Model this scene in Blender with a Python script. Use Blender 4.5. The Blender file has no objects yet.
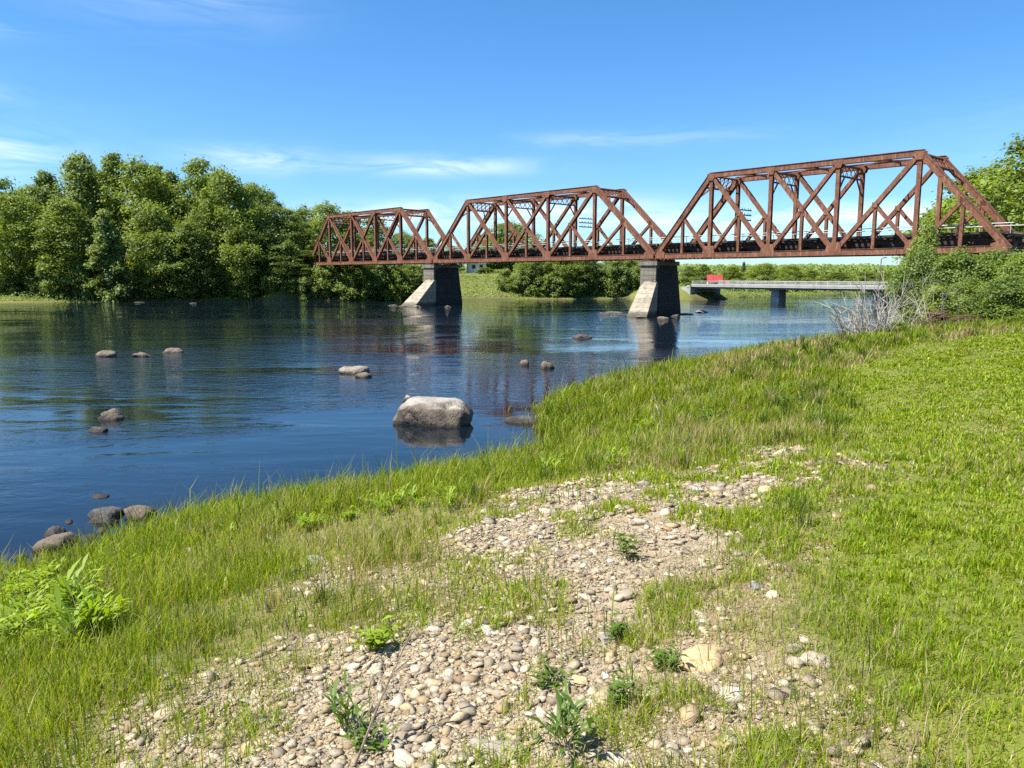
import bpy, math, random
import numpy as np
from mathutils import Vector, Matrix

S = bpy.context.scene
COL = S.collection
rng = np.random.default_rng(7)
random.seed(7)
R = math.radians

# ------------------------------------------------------------------ camera
W_, H_ = 1024, 768
FPX = 770.0
HORIZON = 275.0
EYE = 4.7                                   # metres above the river
TH = math.atan((384 - HORIZON) / FPX)
CT, ST = math.cos(TH), math.sin(TH)
cam_d = bpy.data.cameras.new('camera')
cam_d.sensor_width = 36.0
cam_d.lens = 36.0 * FPX / W_
cam_d.clip_start = 0.05
cam_d.clip_end = 9000
cam = bpy.data.objects.new('camera', cam_d)
COL.objects.link(cam)
cam.location = (0, 0, EYE)
cam.rotation_euler = (math.pi / 2 - TH, 0, 0)
S.camera = cam


def ray(px, py):
    u = (px - 512) / FPX
    v = (384 - py) / FPX
    return np.array([u, CT + v * ST, -ST + v * CT])


def at(px, py, Y):
    """world point seen at a pixel, at forward distance Y"""
    r = ray(px, py)
    k = Y / r[1]
    return np.array([r[0] * k, Y, EYE + r[2] * k])


def at_z(px, py, z=0.0):
    r = ray(px, py)
    k = (z - EYE) / r[2]
    return np.array([r[0] * k, r[1] * k, z])


# ------------------------------------------------------------------ numpy noise
_lat = np.random.default_rng(3).random((256, 256))


def vnoise(x, y):
    xi = np.floor(x).astype(int)
    yi = np.floor(y).astype(int)
    fx = x - xi
    fy = y - yi
    fx = fx * fx * (3 - 2 * fx)
    fy = fy * fy * (3 - 2 * fy)
    a = _lat[xi % 256, yi % 256]
    b = _lat[(xi + 1) % 256, yi % 256]
    c = _lat[xi % 256, (yi + 1) % 256]
    d = _lat[(xi + 1) % 256, (yi + 1) % 256]
    return (a * (1 - fx) + b * fx) * (1 - fy) + (c * (1 - fx) + d * fx) * fy


def fbm(x, y, s, o=3, seed=0):
    t = 0
    amp = 1.0
    tot = 0
    for k in range(o):
        t = t + amp * vnoise(x * s + 17.3 * k + seed * 5.7, y * s + 31.7 * k + seed * 9.1)
        tot += amp
        amp *= .5
        s *= 2.03
    return t / tot


def sstep(a, b, x):
    t = np.clip((x - a) / (b - a), 0, 1)
    return t * t * (3 - 2 * t)


# ------------------------------------------------------------------ terrain
NEAR = [(-300, -160), (-70, -48), (-32, -14), (-16, 2.5)] + \
       [tuple(at_z(px, py)[:2]) for px, py in
        [(-40, 600), (0, 584), (120, 546), (200, 522), (300, 506), (440, 483), (520, 463), (552, 441), (540, 408),
         (575, 392), (640, 381), (740, 367), (800, 357), (835, 345)]] + \
       [(27, 56), (36, 63), (46, 73), (55, 88), (67, 112), (86, 150), (112, 182), (180, 190), (420, 170)]
FAR = [(420, 260), (180, 245), (118, 215), (98, 208), (84, 198), (69, 180), (52, 166), (41, 160), (26, 157), (9, 153), (-10, 152),
       (-20, 146), (-40, 144), (-66, 139), (-87, 131), (-140, 112), (-250, 60), (-460, -20)]
RIV = np.array(NEAR + FAR)
N_NEAR = len(NEAR)


def river_sd(x, y):
    """signed distance to the river edge (positive on land) and whether the far shore is the nearer one"""
    x = np.asarray(x, float)
    y = np.asarray(y, float)
    best = np.full(x.shape, 1e9)
    far = np.zeros(x.shape, bool)
    inside = np.zeros(x.shape, bool)
    n = len(RIV)
    for i in range(n):
        ax, ay = RIV[i]
        bx, by = RIV[(i + 1) % n]
        dx, dy = bx - ax, by - ay
        t = np.clip(((x - ax) * dx + (y - ay) * dy) / (dx * dx + dy * dy), 0, 1)
        dd = (x - ax - t * dx) ** 2 + (y - ay - t * dy) ** 2
        if not (i == N_NEAR - 1 or i == n - 1):
            m = dd < best
            best = np.where(m, dd, best)
            far = np.where(m, i >= N_NEAR, far)
        c = ((ay > y) != (by > y))
        xin = ax + (y - ay) * dx / (dy if dy else 1e-9)
        inside ^= c & (x < xin)
    d = np.sqrt(best)
    return np.where(inside, -d, d), far


BR_D = np.array([-.6823, .7311])            # bridge axis, running away from the camera
BR_N = np.array([.7311, .6823])             # across the track, away from the camera
END_NEAR = np.array([40.97, 64.03])
END_FAR = np.array([-38.74, 149.45])
DECK_Z = 6.55


def ground_z(x, y, detail=True):
    x = np.asarray(x, float)
    y = np.asarray(y, float)
    d, far = river_sd(x, y)
    dn = d + (fbm(x, y, .55, 3, 1) - .5) * .9
    zn = np.interp(dn, [-60, -8, -2, 0, .6, 2, 5, 8.6, 13, 20, 40, 100, 3000],
                   [-3, -1.6, -.55, 0, .22, .62, 1.5, 2.36, 2.98, 3.1, 3.2, 4, 6])
    df = d + (fbm(x, y, .12, 3, 2) - .5) * 5
    zf1 = np.interp(df, [-60, -8, -2, 0, 1, 4, 16, 40, 200, 3000], [-3, -1.6, -.5, 0, .5, 1.3, 4.6, 5.4, 6, 9])
    zf2 = np.interp(df, [-60, -8, -2, 0, 1, 4, 16, 40, 200, 3000], [-3, -1.6, -.5, 0, .3, .7, 1.5, 3, 5, 9])
    ks = sstep(-26, -17, x) * sstep(14, 4, x)
    zf = zf1 * ks + zf2 * (1 - ks)
    z = np.where(far, zf, zn)
    # railway embankments beyond the two ends of the bridge
    for E, s in ((END_NEAR, -1), (END_FAR, 1)):
        u = ((x - E[0]) * BR_D[0] + (y - E[1]) * BR_D[1]) * s
        w = (x - E[0]) * BR_N[0] + (y - E[1]) * BR_N[1] - 2.6
        over = np.maximum(np.maximum(np.abs(w) - 3.2, 0), np.maximum(1.2 - u, 0) * 2.6)
        emb = 6.9 - over * .75
        z = np.where((emb > z) & (d > -1), emb, z)
    # road embankment behind the highway bridge's far end
    u = (34.5 - x) * .626 + (y - 148.5) * .78
    w = np.abs((x - 34.5) * .78 + (y - 148.5) * .626 - 4)
    emb = 2.45 - (np.maximum(w - 4, 0) + np.maximum(2 - u, 0)) * .5
    z = np.where((emb > z) & far & (u < 60), emb, z)
    if detail:
        r = np.hypot(x, y)
        k = sstep(120, 30, r) * sstep(-.5, .6, d)
        z = z + k * ((fbm(x, y, 1.1, 3, 5) - .5) * .12 + (fbm(x, y, 5, 2, 6) - .5) * .035)
    return z


def on_ground(px, py):
    """world point of the ground seen at a pixel"""
    r = ray(px, py)
    ts = np.exp(np.linspace(math.log(1.5), math.log(900), 900))
    X, Y, Z = r[0] * ts, r[1] * ts, EYE + r[2] * ts
    g = np.maximum(ground_z(X, Y, False), 0)
    i = int(np.argmax(Z < g))
    return np.array([X[i], Y[i], g[i]])


def gz(x, y):
    return float(ground_z(np.array([x]), np.array([y]))[0])


def poly_sd(x, y, P):
    best = np.full(x.shape, 1e9)
    ins = np.zeros(x.shape, bool)
    for i in range(len(P)):
        ax, ay = P[i]
        bx, by = P[(i + 1) % len(P)]
        dx, dy = bx - ax, by - ay
        t = np.clip(((x - ax) * dx + (y - ay) * dy) / (dx * dx + dy * dy + 1e-12), 0, 1)
        best = np.minimum(best, (x - ax - t * dx) ** 2 + (y - ay - t * dy) ** 2)
        c = ((ay > y) != (by > y))
        ins ^= c & (x < ax + (y - ay) * dx / (dy if dy else 1e-9))
    d = np.sqrt(best)
    return np.where(ins, d, -d)             # positive inside


G_POLY = np.array([on_ground(*p)[:2] for p in
                   [(20, 790), (150, 715), (300, 668), (385, 640), (425, 585), (455, 535), (500, 497), (580, 482), (690, 476), (800, 452),
                    (838, 455), (815, 490), (740, 540), (695, 590), (690, 640), (730, 690), (790, 768), (780, 830), (0, 830)]])
STRAW_POLY = np.array([on_ground(*p)[:2] for p in
                       [(600, 640), (700, 600), (760, 540), (840, 470), (860, 470), (800, 560), (770, 650), (840, 700), (870, 790), (600, 800)]])
PATCH_POLY = np.array([on_ground(*p)[:2] for p in
                       [(255, 600), (290, 560), (345, 550), (400, 545), (380, 580), (330, 612), (280, 640)]])
MIX_POLY = np.array([on_ground(*p)[:2] for p in
                     [(610, 485), (700, 468), (840, 450), (830, 500), (800, 560), (800, 650), (850, 700), (860, 790), (740, 790), (650, 700), (600, 650), (625, 590), (590, 540)]])
LAWN_POLY = np.array([on_ground(*p)[:2] for p in
                      [(800, 800), (860, 720), (790, 640), (770, 560), (850, 470), (850, 400), (850, 368), (905, 347), (960, 338), (1100, 333)]]
                     + [(40, 10), (20, -3), (1.2, 2)])


def zones(x, y):
    n = (fbm(x, y, 1.3, 3, 11) - .5) * 1.3
    n2 = (fbm(x, y, 3.7, 3, 12) - .5) * .8
    g = np.maximum(poly_sd(x, y, G_POLY) + .18, poly_sd(x, y, PATCH_POLY) - .5)
    gravel = sstep(-.45, .5, g + n * .7 + n2 * .9)
    straw = sstep(-.3, .3, poly_sd(x, y, STRAW_POLY) + n * .6 + n2 * .5)
    lawn = sstep(-.6, .6, poly_sd(x, y, LAWN_POLY) + n * .6 + n2 * .4)
    return gravel, straw, lawn


# ------------------------------------------------------------------ mesh helpers
def np_mesh(name, V, faces_flat, sizes, smooth=False, color=None, attrs=None):
    me = bpy.data.meshes.new(name)
    V = np.ascontiguousarray(V, dtype=np.float32)
    nf = len(sizes)
    me.vertices.add(len(V))
    me.vertices.foreach_set('co', V.ravel())
    me.loops.add(len(faces_flat))
    me.loops.foreach_set('vertex_index', np.ascontiguousarray(faces_flat, dtype=np.int32))
    me.polygons.add(nf)
    starts = np.zeros(nf, np.int32)
    starts[1:] = np.cumsum(sizes)[:-1]
    me.polygons.foreach_set('loop_start', starts)
    me.polygons.foreach_set('loop_total', np.ascontiguousarray(sizes, dtype=np.int32))
    if smooth:
        me.polygons.foreach_set('use_smooth', np.ones(nf, bool))
    if color is not None:
        a = me.attributes.new('tone', 'FLOAT_COLOR', 'POINT')
        c = np.ones((len(V), 4), np.float32)
        c[:, :color.shape[1]] = color
        a.data.foreach_set('color', c.ravel())
    for k, v in (attrs or {}).items():
        a = me.attributes.new(k, 'FLOAT', 'POINT')
        a.data.foreach_set('value', np.ascontiguousarray(v, dtype=np.float32))
    me.update(calc_edges=True)
    me.validate()
    return me


def link(name, me, mat=None, parent=None):
    o = bpy.data.objects.new(name, me)
    COL.objects.link(o)
    if mat is not None and me is not None and len(me.materials) == 0:
        me.materials.append(mat)
    if parent is not None:
        o.parent = parent
    return o


def tag(o, label=None, cat=None, group=None, kind=None):
    if label:
        o['label'] = label
    if cat:
        o['category'] = cat
    if group:
        o['group'] = group
    if kind:
        o['kind'] = kind
    return o


def empty(name, loc, rz=0):
    o = bpy.data.objects.new(name, None)
    COL.objects.link(o)
    o.empty_display_size = .3
    o.location = [float(c) for c in loc]
    o.rotation_euler = (0, 0, rz)
    return o


class MB:
    def __init__(self):
        self.v = []
        self.f = []

    def box(self, c, s, m=None):
        b = len(self.v)
        for dx, dy, dz in ((-1, -1, -1), (1, -1, -1), (1, 1, -1), (-1, 1, -1), (-1, -1, 1), (1, -1, 1), (1, 1, 1), (-1, 1, 1)):
            p = Vector((dx * s[0] / 2, dy * s[1] / 2, dz * s[2] / 2))
            if m:
                p = m @ p
            self.v.append((c[0] + p[0], c[1] + p[1], c[2] + p[2]))
        for q in ((0, 3, 2, 1), (4, 5, 6, 7), (0, 1, 5, 4), (1, 2, 6, 5), (2, 3, 7, 6), (3, 0, 4, 7)):
            self.f.append(tuple(b + i for i in q))
        return self

    def beam(self, p, q, w, h, side=(0, 1, 0)):
        """box from p to q: w across (along side), h in depth"""
        p, q, side = Vector(p), Vector(q), Vector(side)
        x = (q - p)
        L = x.length
        x.normalize()
        y = (side - x * side.dot(x)).normalized()
        z = x.cross(y)
        m = Matrix((x, y, z)).transposed()
        return self.box((p + q) / 2, (L, w, h), m)

    def hbeam(self, p, q, w, h, t=.05, side=(0, 1, 0)):
        """built-up member: two side channels and a web between them"""
        p, q, sd = Vector(p), Vector(q), Vector(side)
        x = (q - p).normalized()
        y = (sd - x * sd.dot(x)).normalized()
        off = y * (w / 2 - t / 2)
        self.beam(p + off, q + off, t, h, side)
        self.beam(p - off, q - off, t, h, side)
        return self.beam(p, q, w - 2 * t, t, side)

    def tube(self, pts, rad, n=6, cap=True):
        pts = [Vector(p) for p in pts]
        base = len(self.v)
        up = Vector((0, 0, 1))
        for i, p in enumerate(pts):
            d = (pts[min(i + 1, len(pts) - 1)] - pts[max(i - 1, 0)]).normalized()
            a = d.cross(up)
            if a.length < .1:
                a = d.cross(Vector((1, 0, 0)))
            a.normalize()
            b = d.cross(a)
            for k in range(n):
                t = 2 * math.pi * k / n
                self.v.append(tuple(p + (a * math.cos(t) + b * math.sin(t)) * rad[i]))
        for i in range(len(pts) - 1):
            for k in range(n):
                a0 = base + i * n + k
                a1 = base + i * n + (k + 1) % n
                self.f.append((a0, a1, a1 + n, a0 + n))
        if cap:
            self.f.append(tuple(base + k for k in range(n))[::-1])
            self.f.append(tuple(base + (len(pts) - 1) * n + k for k in range(n)))
        return self

    def prism(self, loops):
        """stack of equal rings, capped"""
        base = len(self.v)
        n = len(loops[0])
        for lp in loops:
            self.v += [tuple(p) for p in lp]
        for i in range(len(loops) - 1):
            for k in range(n):
                a0 = base + i * n + k
                a1 = base + i * n + (k + 1) % n
                self.f.append((a0, a1, a1 + n, a0 + n))
        self.f.append(tuple(base + k for k in range(n))[::-1])
        self.f.append(tuple(base + (len(loops) - 1) * n + k for k in range(n)))
        return self

    def mesh(self, name, smooth=False):
        me = bpy.data.meshes.new(name)
        me.from_pydata(self.v, [], self.f)
        if smooth:
            for p in me.polygons:
                p.use_smooth = True
        me.update()
        return me

    def build(self, name, mat, parent=None, smooth=False):
        return link(name, self.mesh(name, smooth), mat, parent)


# ------------------------------------------------------------------ materials
def mat_new(name):
    m = bpy.data.materials.new(name)
    m.use_nodes = True
    nt = m.node_tree
    nt.nodes.clear()
    return m, nt, nt.nodes, nt.links


class NT:
    """small node-graph helper"""
    def __init__(self, nt):
        self.nt = nt
        self.N = nt.nodes
        self.L = nt.links

    def put(self, sock, v):
        if hasattr(v, 'links') or isinstance(v, bpy.types.NodeSocket):
            self.L.new(v, sock)
        else:
            sock.default_value = v

    def math(self, op, a, b=0.0, c=None, clamp=False):
        n = self.N.new('ShaderNodeMath')
        n.operation = op
        n.use_clamp = clamp
        self.put(n.inputs[0], a)
        self.put(n.inputs[1], b)
        if c is not None:
            self.put(n.inputs[2], c)
        return n.outputs[0]

    def noise(self, vec, scale, detail=3, rough=.55, dist=0.0):
        n = self.N.new('ShaderNodeTexNoise')
        self.L.new(vec, n.inputs['Vector'])
        n.inputs['Scale'].default_value = scale
        n.inputs['Detail'].default_value = detail
        n.inputs['Roughness'].default_value = rough
        n.inputs['Distortion'].default_value = dist
        return n.outputs['Fac']

    def mapv(self, vec, scale=(1, 1, 1), rot=(0, 0, 0), loc=(0, 0, 0)):
        n = self.N.new('ShaderNodeMapping')
        self.L.new(vec, n.inputs['Vector'])
        n.inputs['Scale'].default_value = scale
        n.inputs['Rotation'].default_value = rot
        n.inputs['Location'].default_value = loc
        return n.outputs[0]

    def ramp(self, fac, stops):
        n = self.N.new('ShaderNodeValToRGB')
        e = n.color_ramp.elements
        while len(e) < len(stops):
            e.new(.5)
        for k, (p, c) in enumerate(stops):
            e[k].position = p
            e[k].color = (c, c, c, 1) if isinstance(c, (int, float)) else (*c, 1)
        self.L.new(fac, n.inputs[0])
        return n.outputs[0]

    def mix(self, fac, a, b, mode='MIX'):
        n = self.N.new('ShaderNodeMix')
        n.data_type = 'RGBA'
        n.blend_type = mode
        self.put(n.inputs['Factor'], fac)
        for s, v in ((n.inputs[6], a), (n.inputs[7], b)):
            self.put(s, (*v, 1) if isinstance(v, tuple) and len(v) == 3 else v)
        return n.outputs[2]

    def bump(self, h, strength=.5, dist=.02, normal=None):
        n = self.N.new('ShaderNodeBump')
        n.inputs['Strength'].default_value = strength
        n.inputs['Distance'].default_value = dist
        self.L.new(h, n.inputs['Height'])
        if normal is not None:
            self.L.new(normal, n.inputs['Normal'])
        return n.outputs[0]

    def attr(self, name):
        n = self.N.new('ShaderNodeAttribute')
        n.attribute_name = name
        return n

    def coord(self, which='Object'):
        return self.N.new('ShaderNodeTexCoord').outputs[which]

    def pos(self):
        return self.N.new('ShaderNodeNewGeometry').outputs['Position']

    def rnd(self):
        return self.N.new('ShaderNodeObjectInfo').outputs['Random']

    def principled(self, color, rough=.7, normal=None, metal=0.0, spec=.5):
        n = self.N.new('ShaderNodeBsdfPrincipled')
        self.put(n.inputs['Base Color'], (*color, 1) if isinstance(color, tuple) else color)
        self.put(n.inputs['Roughness'], rough)
        self.put(n.inputs['Metallic'], metal)
        n.inputs['Specular IOR Level'].default_value = spec
        if normal is not None:
            self.L.new(normal, n.inputs['Normal'])
        return n.outputs[0]

    def out(self, surf, vol=None):
        n = self.N.new('ShaderNodeOutputMaterial')
        if surf is not None:
            self.L.new(surf, n.inputs['Surface'])


def simple_mat(name, c1, c2, scale=3.0, rough=.75, bump=.3, bscale=None, dist=.02, spec=.4):
    m, nt, _, _ = mat_new(name)
    g = NT(nt)
    co = g.coord()
    n = g.noise(co, scale, 5, .6)
    col = g.mix(g.ramp(n, [(.32, 0.0), (.68, 1.0)]), c1, c2)
    b = g.bump(g.noise(co, bscale or scale * 4, 4, .6), bump, dist)
    g.out(g.principled(col, rough, b, spec=spec))
    return m


def leaf_mat(name, c, var=.5, trans=.45, hue_var=True, rough=.6):
    """foliage: tone attribute is each leaf's own colour (0..1)"""
    m, nt, N, L = mat_new(name)
    g = NT(nt)
    t = g.attr('tone').outputs['Fac']
    dark = tuple(v * (1 - var * .75) for v in c)
    lite = (c[0] * (1 + var * 1.0), c[1] * (1 + var * .75), c[2] * (1 + var * .3))
    col = g.mix(t, dark, lite)
    col = g.mix(g.math('MULTIPLY', g.rnd(), .45), col, (c[0] * 1.22, c[1] * 1.08, c[2] * .8))
    d = N.new('ShaderNodeBsdfDiffuse')
    L.new(col, d.inputs['Color'])
    tr = N.new('ShaderNodeBsdfTranslucent')
    tc = g.mix(1.0, col, (1.25, 1.15, .5), 'MULTIPLY')
    L.new(tc, tr.inputs['Color'])
    mx = N.new('ShaderNodeMixShader')
    mx.inputs[0].default_value = trans
    L.new(d.outputs[0], mx.inputs[1])
    L.new(tr.outputs[0], mx.inputs[2])
    gl = N.new('ShaderNodeBsdfGlossy')
    gl.inputs['Roughness'].default_value = rough
    gl.inputs['Color'].default_value = (.8, .85, .8, 1)
    m2 = N.new('ShaderNodeMixShader')
    m2.inputs[0].default_value = .035
    L.new(mx.outputs[0], m2.inputs[1])
    L.new(gl.outputs[0], m2.inputs[2])
    g.out(m2.outputs[0])
    return m


def blade_mat(name, trans=.48):
    """grass: the tone attribute carries each blade's own colour"""
    m, nt, N, L = mat_new(name)
    g = NT(nt)
    col = g.attr('tone').outputs['Color']
    d = N.new('ShaderNodeBsdfDiffuse')
    L.new(col, d.inputs['Color'])
    tr = N.new('ShaderNodeBsdfTranslucent')
    L.new(g.mix(1.0, col, (1.15, 1.12, .4), 'MULTIPLY'), tr.inputs['Color'])
    mx = N.new('ShaderNodeMixShader')
    mx.inputs[0].default_value = trans
    L.new(d.outputs[0], mx.inputs[1])
    L.new(tr.outputs[0], mx.inputs[2])
    gl = N.new('ShaderNodeBsdfGlossy')
    gl.inputs['Roughness'].default_value = .45
    m2 = N.new('ShaderNodeMixShader')
    m2.inputs[0].default_value = .014
    L.new(mx.outputs[0], m2.inputs[1])
    L.new(gl.outputs[0], m2.inputs[2])
    g.out(m2.outputs[0])
    return m


def mat_steel():
    m, nt, _, _ = mat_new('rusty_steel')
    g = NT(nt)
    co = g.coord()
    n1 = g.noise(co, .9, 5, .65)
    n2 = g.noise(co, 5.0, 4, .65)
    n3 = g.noise(g.mapv(co, (3, 3, .4)), 2.0, 4, .6)
    col = g.mix(g.ramp(n1, [(.35, 0.0), (.65, 1.0)]), (.15, .056, .029), (.235, .1, .054))
    col = g.mix(g.ramp(n2, [(.5, 0.0), (.64, .85)]), col, (.075, .033, .024))
    col = g.mix(g.ramp(n3, [(.52, 0.0), (.72, .75)]), col, (.37, .2, .13))
    b = g.bump(n2, .3, .02)
    g.out(g.principled(col, .72, b, spec=.3))
    return m


def mat_masonry(name, c1, c2, mortar, sx=1.0):
    m, nt, N, L = mat_new(name)
    g = NT(nt)
    co = g.coord()
    # courses follow height; joints wrap round the corner using x+y
    sep = N.new('ShaderNodeSeparateXYZ')
    L.new(co, sep.inputs[0])
    comb = N.new('ShaderNodeCombineXYZ')
    L.new(g.math('ADD', sep.outputs[0], sep.outputs[1]), comb.inputs[0])
    L.new(sep.outputs[2], comb.inputs[1])
    br = N.new('ShaderNodeTexBrick')
    L.new(comb.outputs[0], br.inputs['Vector'])
    br.inputs['Scale'].default_value = 1.0
    br.inputs['Brick Width'].default_value = 1.1 * sx
    br.inputs['Row Height'].default_value = .52
    br.inputs['Mortar Size'].default_value = .03
    br.inputs['Mortar Smooth'].default_value = .4
    br.inputs['Color1'].default_value = (*c1, 1)
    br.inputs['Color2'].default_value = (*c2, 1)
    br.inputs['Mortar'].default_value = (*mortar, 1)
    n = g.noise(co, 2.5, 5, .65)
    col = g.mix(g.ramp(n, [(.4, 0.0), (.75, .6)]), br.outputs['Color'], tuple(v * .5 for v in c1))
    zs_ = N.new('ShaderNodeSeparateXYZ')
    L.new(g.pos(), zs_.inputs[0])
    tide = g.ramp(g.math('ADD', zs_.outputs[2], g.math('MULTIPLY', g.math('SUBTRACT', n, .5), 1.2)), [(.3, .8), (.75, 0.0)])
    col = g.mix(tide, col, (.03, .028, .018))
    streak = g.noise(g.mapv(co, (2.2, 2.2, .18)), 1.0, 4, .6)
    col = g.mix(g.ramp(streak, [(.52, 0.0), (.7, .55)]), col, tuple(v * .35 for v in c1))
    b1 = g.bump(br.outputs['Fac'], -1.0, .09)
    b2 = g.bump(g.noise(co, 6, 5, .65), .7, .06, b1)
    g.out(g.principled(col, .85, b2, spec=.3))
    return m


def mat_rock(name, c1, c2, top=None):
    m, nt, N, L = mat_new(name)
    g = NT(nt)
    co = g.coord()
    n1 = g.noise(co, 2.2, 6, .65)
    n2 = g.noise(co, 14.0, 4, .7)
    col = g.mix(g.ramp(n1, [(.35, 0.0), (.68, 1.0)]), c1, c2)
    col = g.mix(g.ramp(n2, [(.5, 0.0), (.75, .5)]), col, tuple(v * .55 for v in c1))
    # dark tide mark: rock below about 12 cm above the river is wet
    z = N.new('ShaderNodeSeparateXYZ')
    L.new(g.pos(), z.inputs[0])
    zz = g.math('ADD', z.outputs[2], g.math('MULTIPLY', g.math('SUBTRACT', n1, .5), .25))
    wet = g.ramp(zz, [(.05, 1.0), (.16, 0.0)])
    col = g.mix(g.math('MULTIPLY', wet, .7), col, (.018, .014, .01))
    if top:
        # sunlit brightness put into the colour where the surface faces up
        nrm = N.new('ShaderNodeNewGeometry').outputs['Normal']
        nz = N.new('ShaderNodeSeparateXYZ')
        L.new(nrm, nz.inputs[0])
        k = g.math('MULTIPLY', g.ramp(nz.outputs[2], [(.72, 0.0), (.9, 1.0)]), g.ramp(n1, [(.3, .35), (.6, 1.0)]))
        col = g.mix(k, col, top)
    b = g.bump(n1, .8, .2)
    b = g.bump(n2, .8, .05, b)
    g.out(g.principled(col, .8, b, spec=.3))
    return m


def mat_ground():
    m, nt, N, L = mat_new('soil_and_turf')
    g = NT(nt)
    p = g.pos()
    gr = g.attr('gravel').outputs['Fac']
    st = g.attr('straw').outputs['Fac']
    lw = g.attr('lawn').outputs['Fac']
    shore = g.attr('shore').outputs['Fac']
    n1 = g.noise(p, .9, 5, .6)
    n2 = g.noise(p, 9.0, 5, .65)
    n3 = g.noise(p, 60.0, 3, .6)
    turf = g.mix(g.ramp(n1, [(.35, 0.0), (.65, 1.0)]), (.085, .12, .011), (.14, .165, .02))
    turf = g.mix(g.ramp(n3, [(.45, 0.0), (.66, .5)]), turf, (.22, .18, .07))
    bank = g.mix(g.ramp(n2, [(.4, 0.0), (.62, 1.0)]), (.12, .14, .022), (.22, .18, .09))
    dirt = g.mix(g.ramp(n2, [(.35, 0.0), (.65, 1.0)]), (.25, .19, .115), (.39, .31, .2))
    dirt = g.mix(g.ramp(n3, [(.5, 0.0), (.7, .7)]), dirt, (.42, .37, .29))
    strw = g.mix(g.ramp(n3, [(.38, 0.0), (.62, 1.0)]), (.19, .125, .065), (.37, .28, .165))
    col = g.mix(lw, bank, turf)
    col = g.mix(g.math('MULTIPLY', st, .85), col, strw)
    col = g.mix(gr, col, dirt)
    # river bed and wet margin
    bed = g.mix(g.ramp(n2, [(.4, 0.0), (.6, 1.0)]), (.03, .024, .014), (.085, .07, .042))
    col = g.mix(shore, col, bed)
    h = g.math('ADD', g.math('MULTIPLY', n2, .6), g.math('MULTIPLY', n3, .25))
    b = g.bump(h, .7, .06)
    g.out(g.principled(col, .9, b, spec=.2))
    return m


def mat_water():
    m, nt, N, L = mat_new('river_water')
    g = NT(nt)
    p = g.pos()
    depth = g.attr('depth').outputs['Fac']
    # current-drawn streaks: some of the river is glassy, some is ruffled
    patch = g.noise(g.mapv(p, (.03, .085, 1), (0, 0, R(18))), 1.0, 4, .6, .6)
    ruff = g.ramp(patch, [(.42, .1), (.58, 1.0)])
    # the riffle below the piers is broken water
    sp = N.new('ShaderNodeSeparateXYZ')
    L.new(p, sp.inputs[0])
    riff = g.math('MULTIPLY', g.ramp(g.math('DIVIDE', sp.outputs[1], 200.0), [(.2, 0.0), (.36, 1.0)]),
                  g.ramp(g.math('ADD', g.math('DIVIDE', sp.outputs[0], 100.0), .5), [(.42, 0.0), (.62, 1.0)]))
    ruff = g.math('ADD', ruff, g.math('MULTIPLY', riff, .12))
    a = g.noise(g.mapv(p, (.9, 1.9, 1), (0, 0, R(25))), 1.0, 3, .55, .5)
    b = g.noise(g.mapv(p, (3.4, 6.0, 1), (0, 0, R(-12))), 1.0, 3, .6, .4)
    c = g.noise(g.mapv(p, (.22, .5, 1), (0, 0, R(12))), 1.0, 2, .5)
    h = g.math('ADD', g.math('MULTIPLY', a, .045), g.math('MULTIPLY', b, .014))
    h = g.math('MULTIPLY', h, ruff)
    h = g.math('ADD', h, g.math('MULTIPLY', c, .03))
    h = g.math('MULTIPLY', h, g.ramp(g.math('DIVIDE', depth, 2.0), [(.1, .2), (.9, 1.0)]))
    bn = g.bump(h, 1.0, 1.0)
    fr = N.new('ShaderNodeFresnel')
    fr.inputs['IOR'].default_value = 1.333
    L.new(bn, fr.inputs['Normal'])
    gl = N.new('ShaderNodeBsdfGlossy')
    gl.inputs['Roughness'].default_value = .02
    gl.inputs['Color'].default_value = (1, 1, 1, 1)
    L.new(bn, gl.inputs['Normal'])
    df = N.new('ShaderNodeBsdfDiffuse')
    df.inputs['Color'].default_value = (.005, .011, .018, 1)
    tr = N.new('ShaderNodeBsdfTransparent')
    tr.inputs['Color'].default_value = (.8, .68, .46, 1)
    k = g.math('POWER', 2.718, g.math('MULTIPLY', depth, -1.8))
    body = N.new('ShaderNodeMixShader')
    L.new(k, body.inputs[0])
    L.new(df.outputs[0], body.inputs[1])
    L.new(tr.outputs[0], body.inputs[2])
    mx = N.new('ShaderNodeMixShader')
    L.new(fr.outputs[0], mx.inputs[0])
    L.new(body.outputs[0], mx.inputs[1])
    L.new(gl.outputs[0], mx.inputs[2])
    g.out(mx.outputs[0])
    return m


def tone_mat(name, rough=.85, bscale=30):
    m, nt, N, L = mat_new(name)
    g = NT(nt)
    co = g.pos()
    col = g.attr('tone').outputs['Color']
    n = g.noise(co, bscale, 4, .65)
    col = g.mix(g.ramp(n, [(.42, 0.0), (.7, .5)]), col, g.mix(1.0, col, (.6, .55, .48), 'MULTIPLY'))
    g.out(g.principled(col, rough, g.bump(n, .5, .012), spec=.25))
    return m


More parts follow.
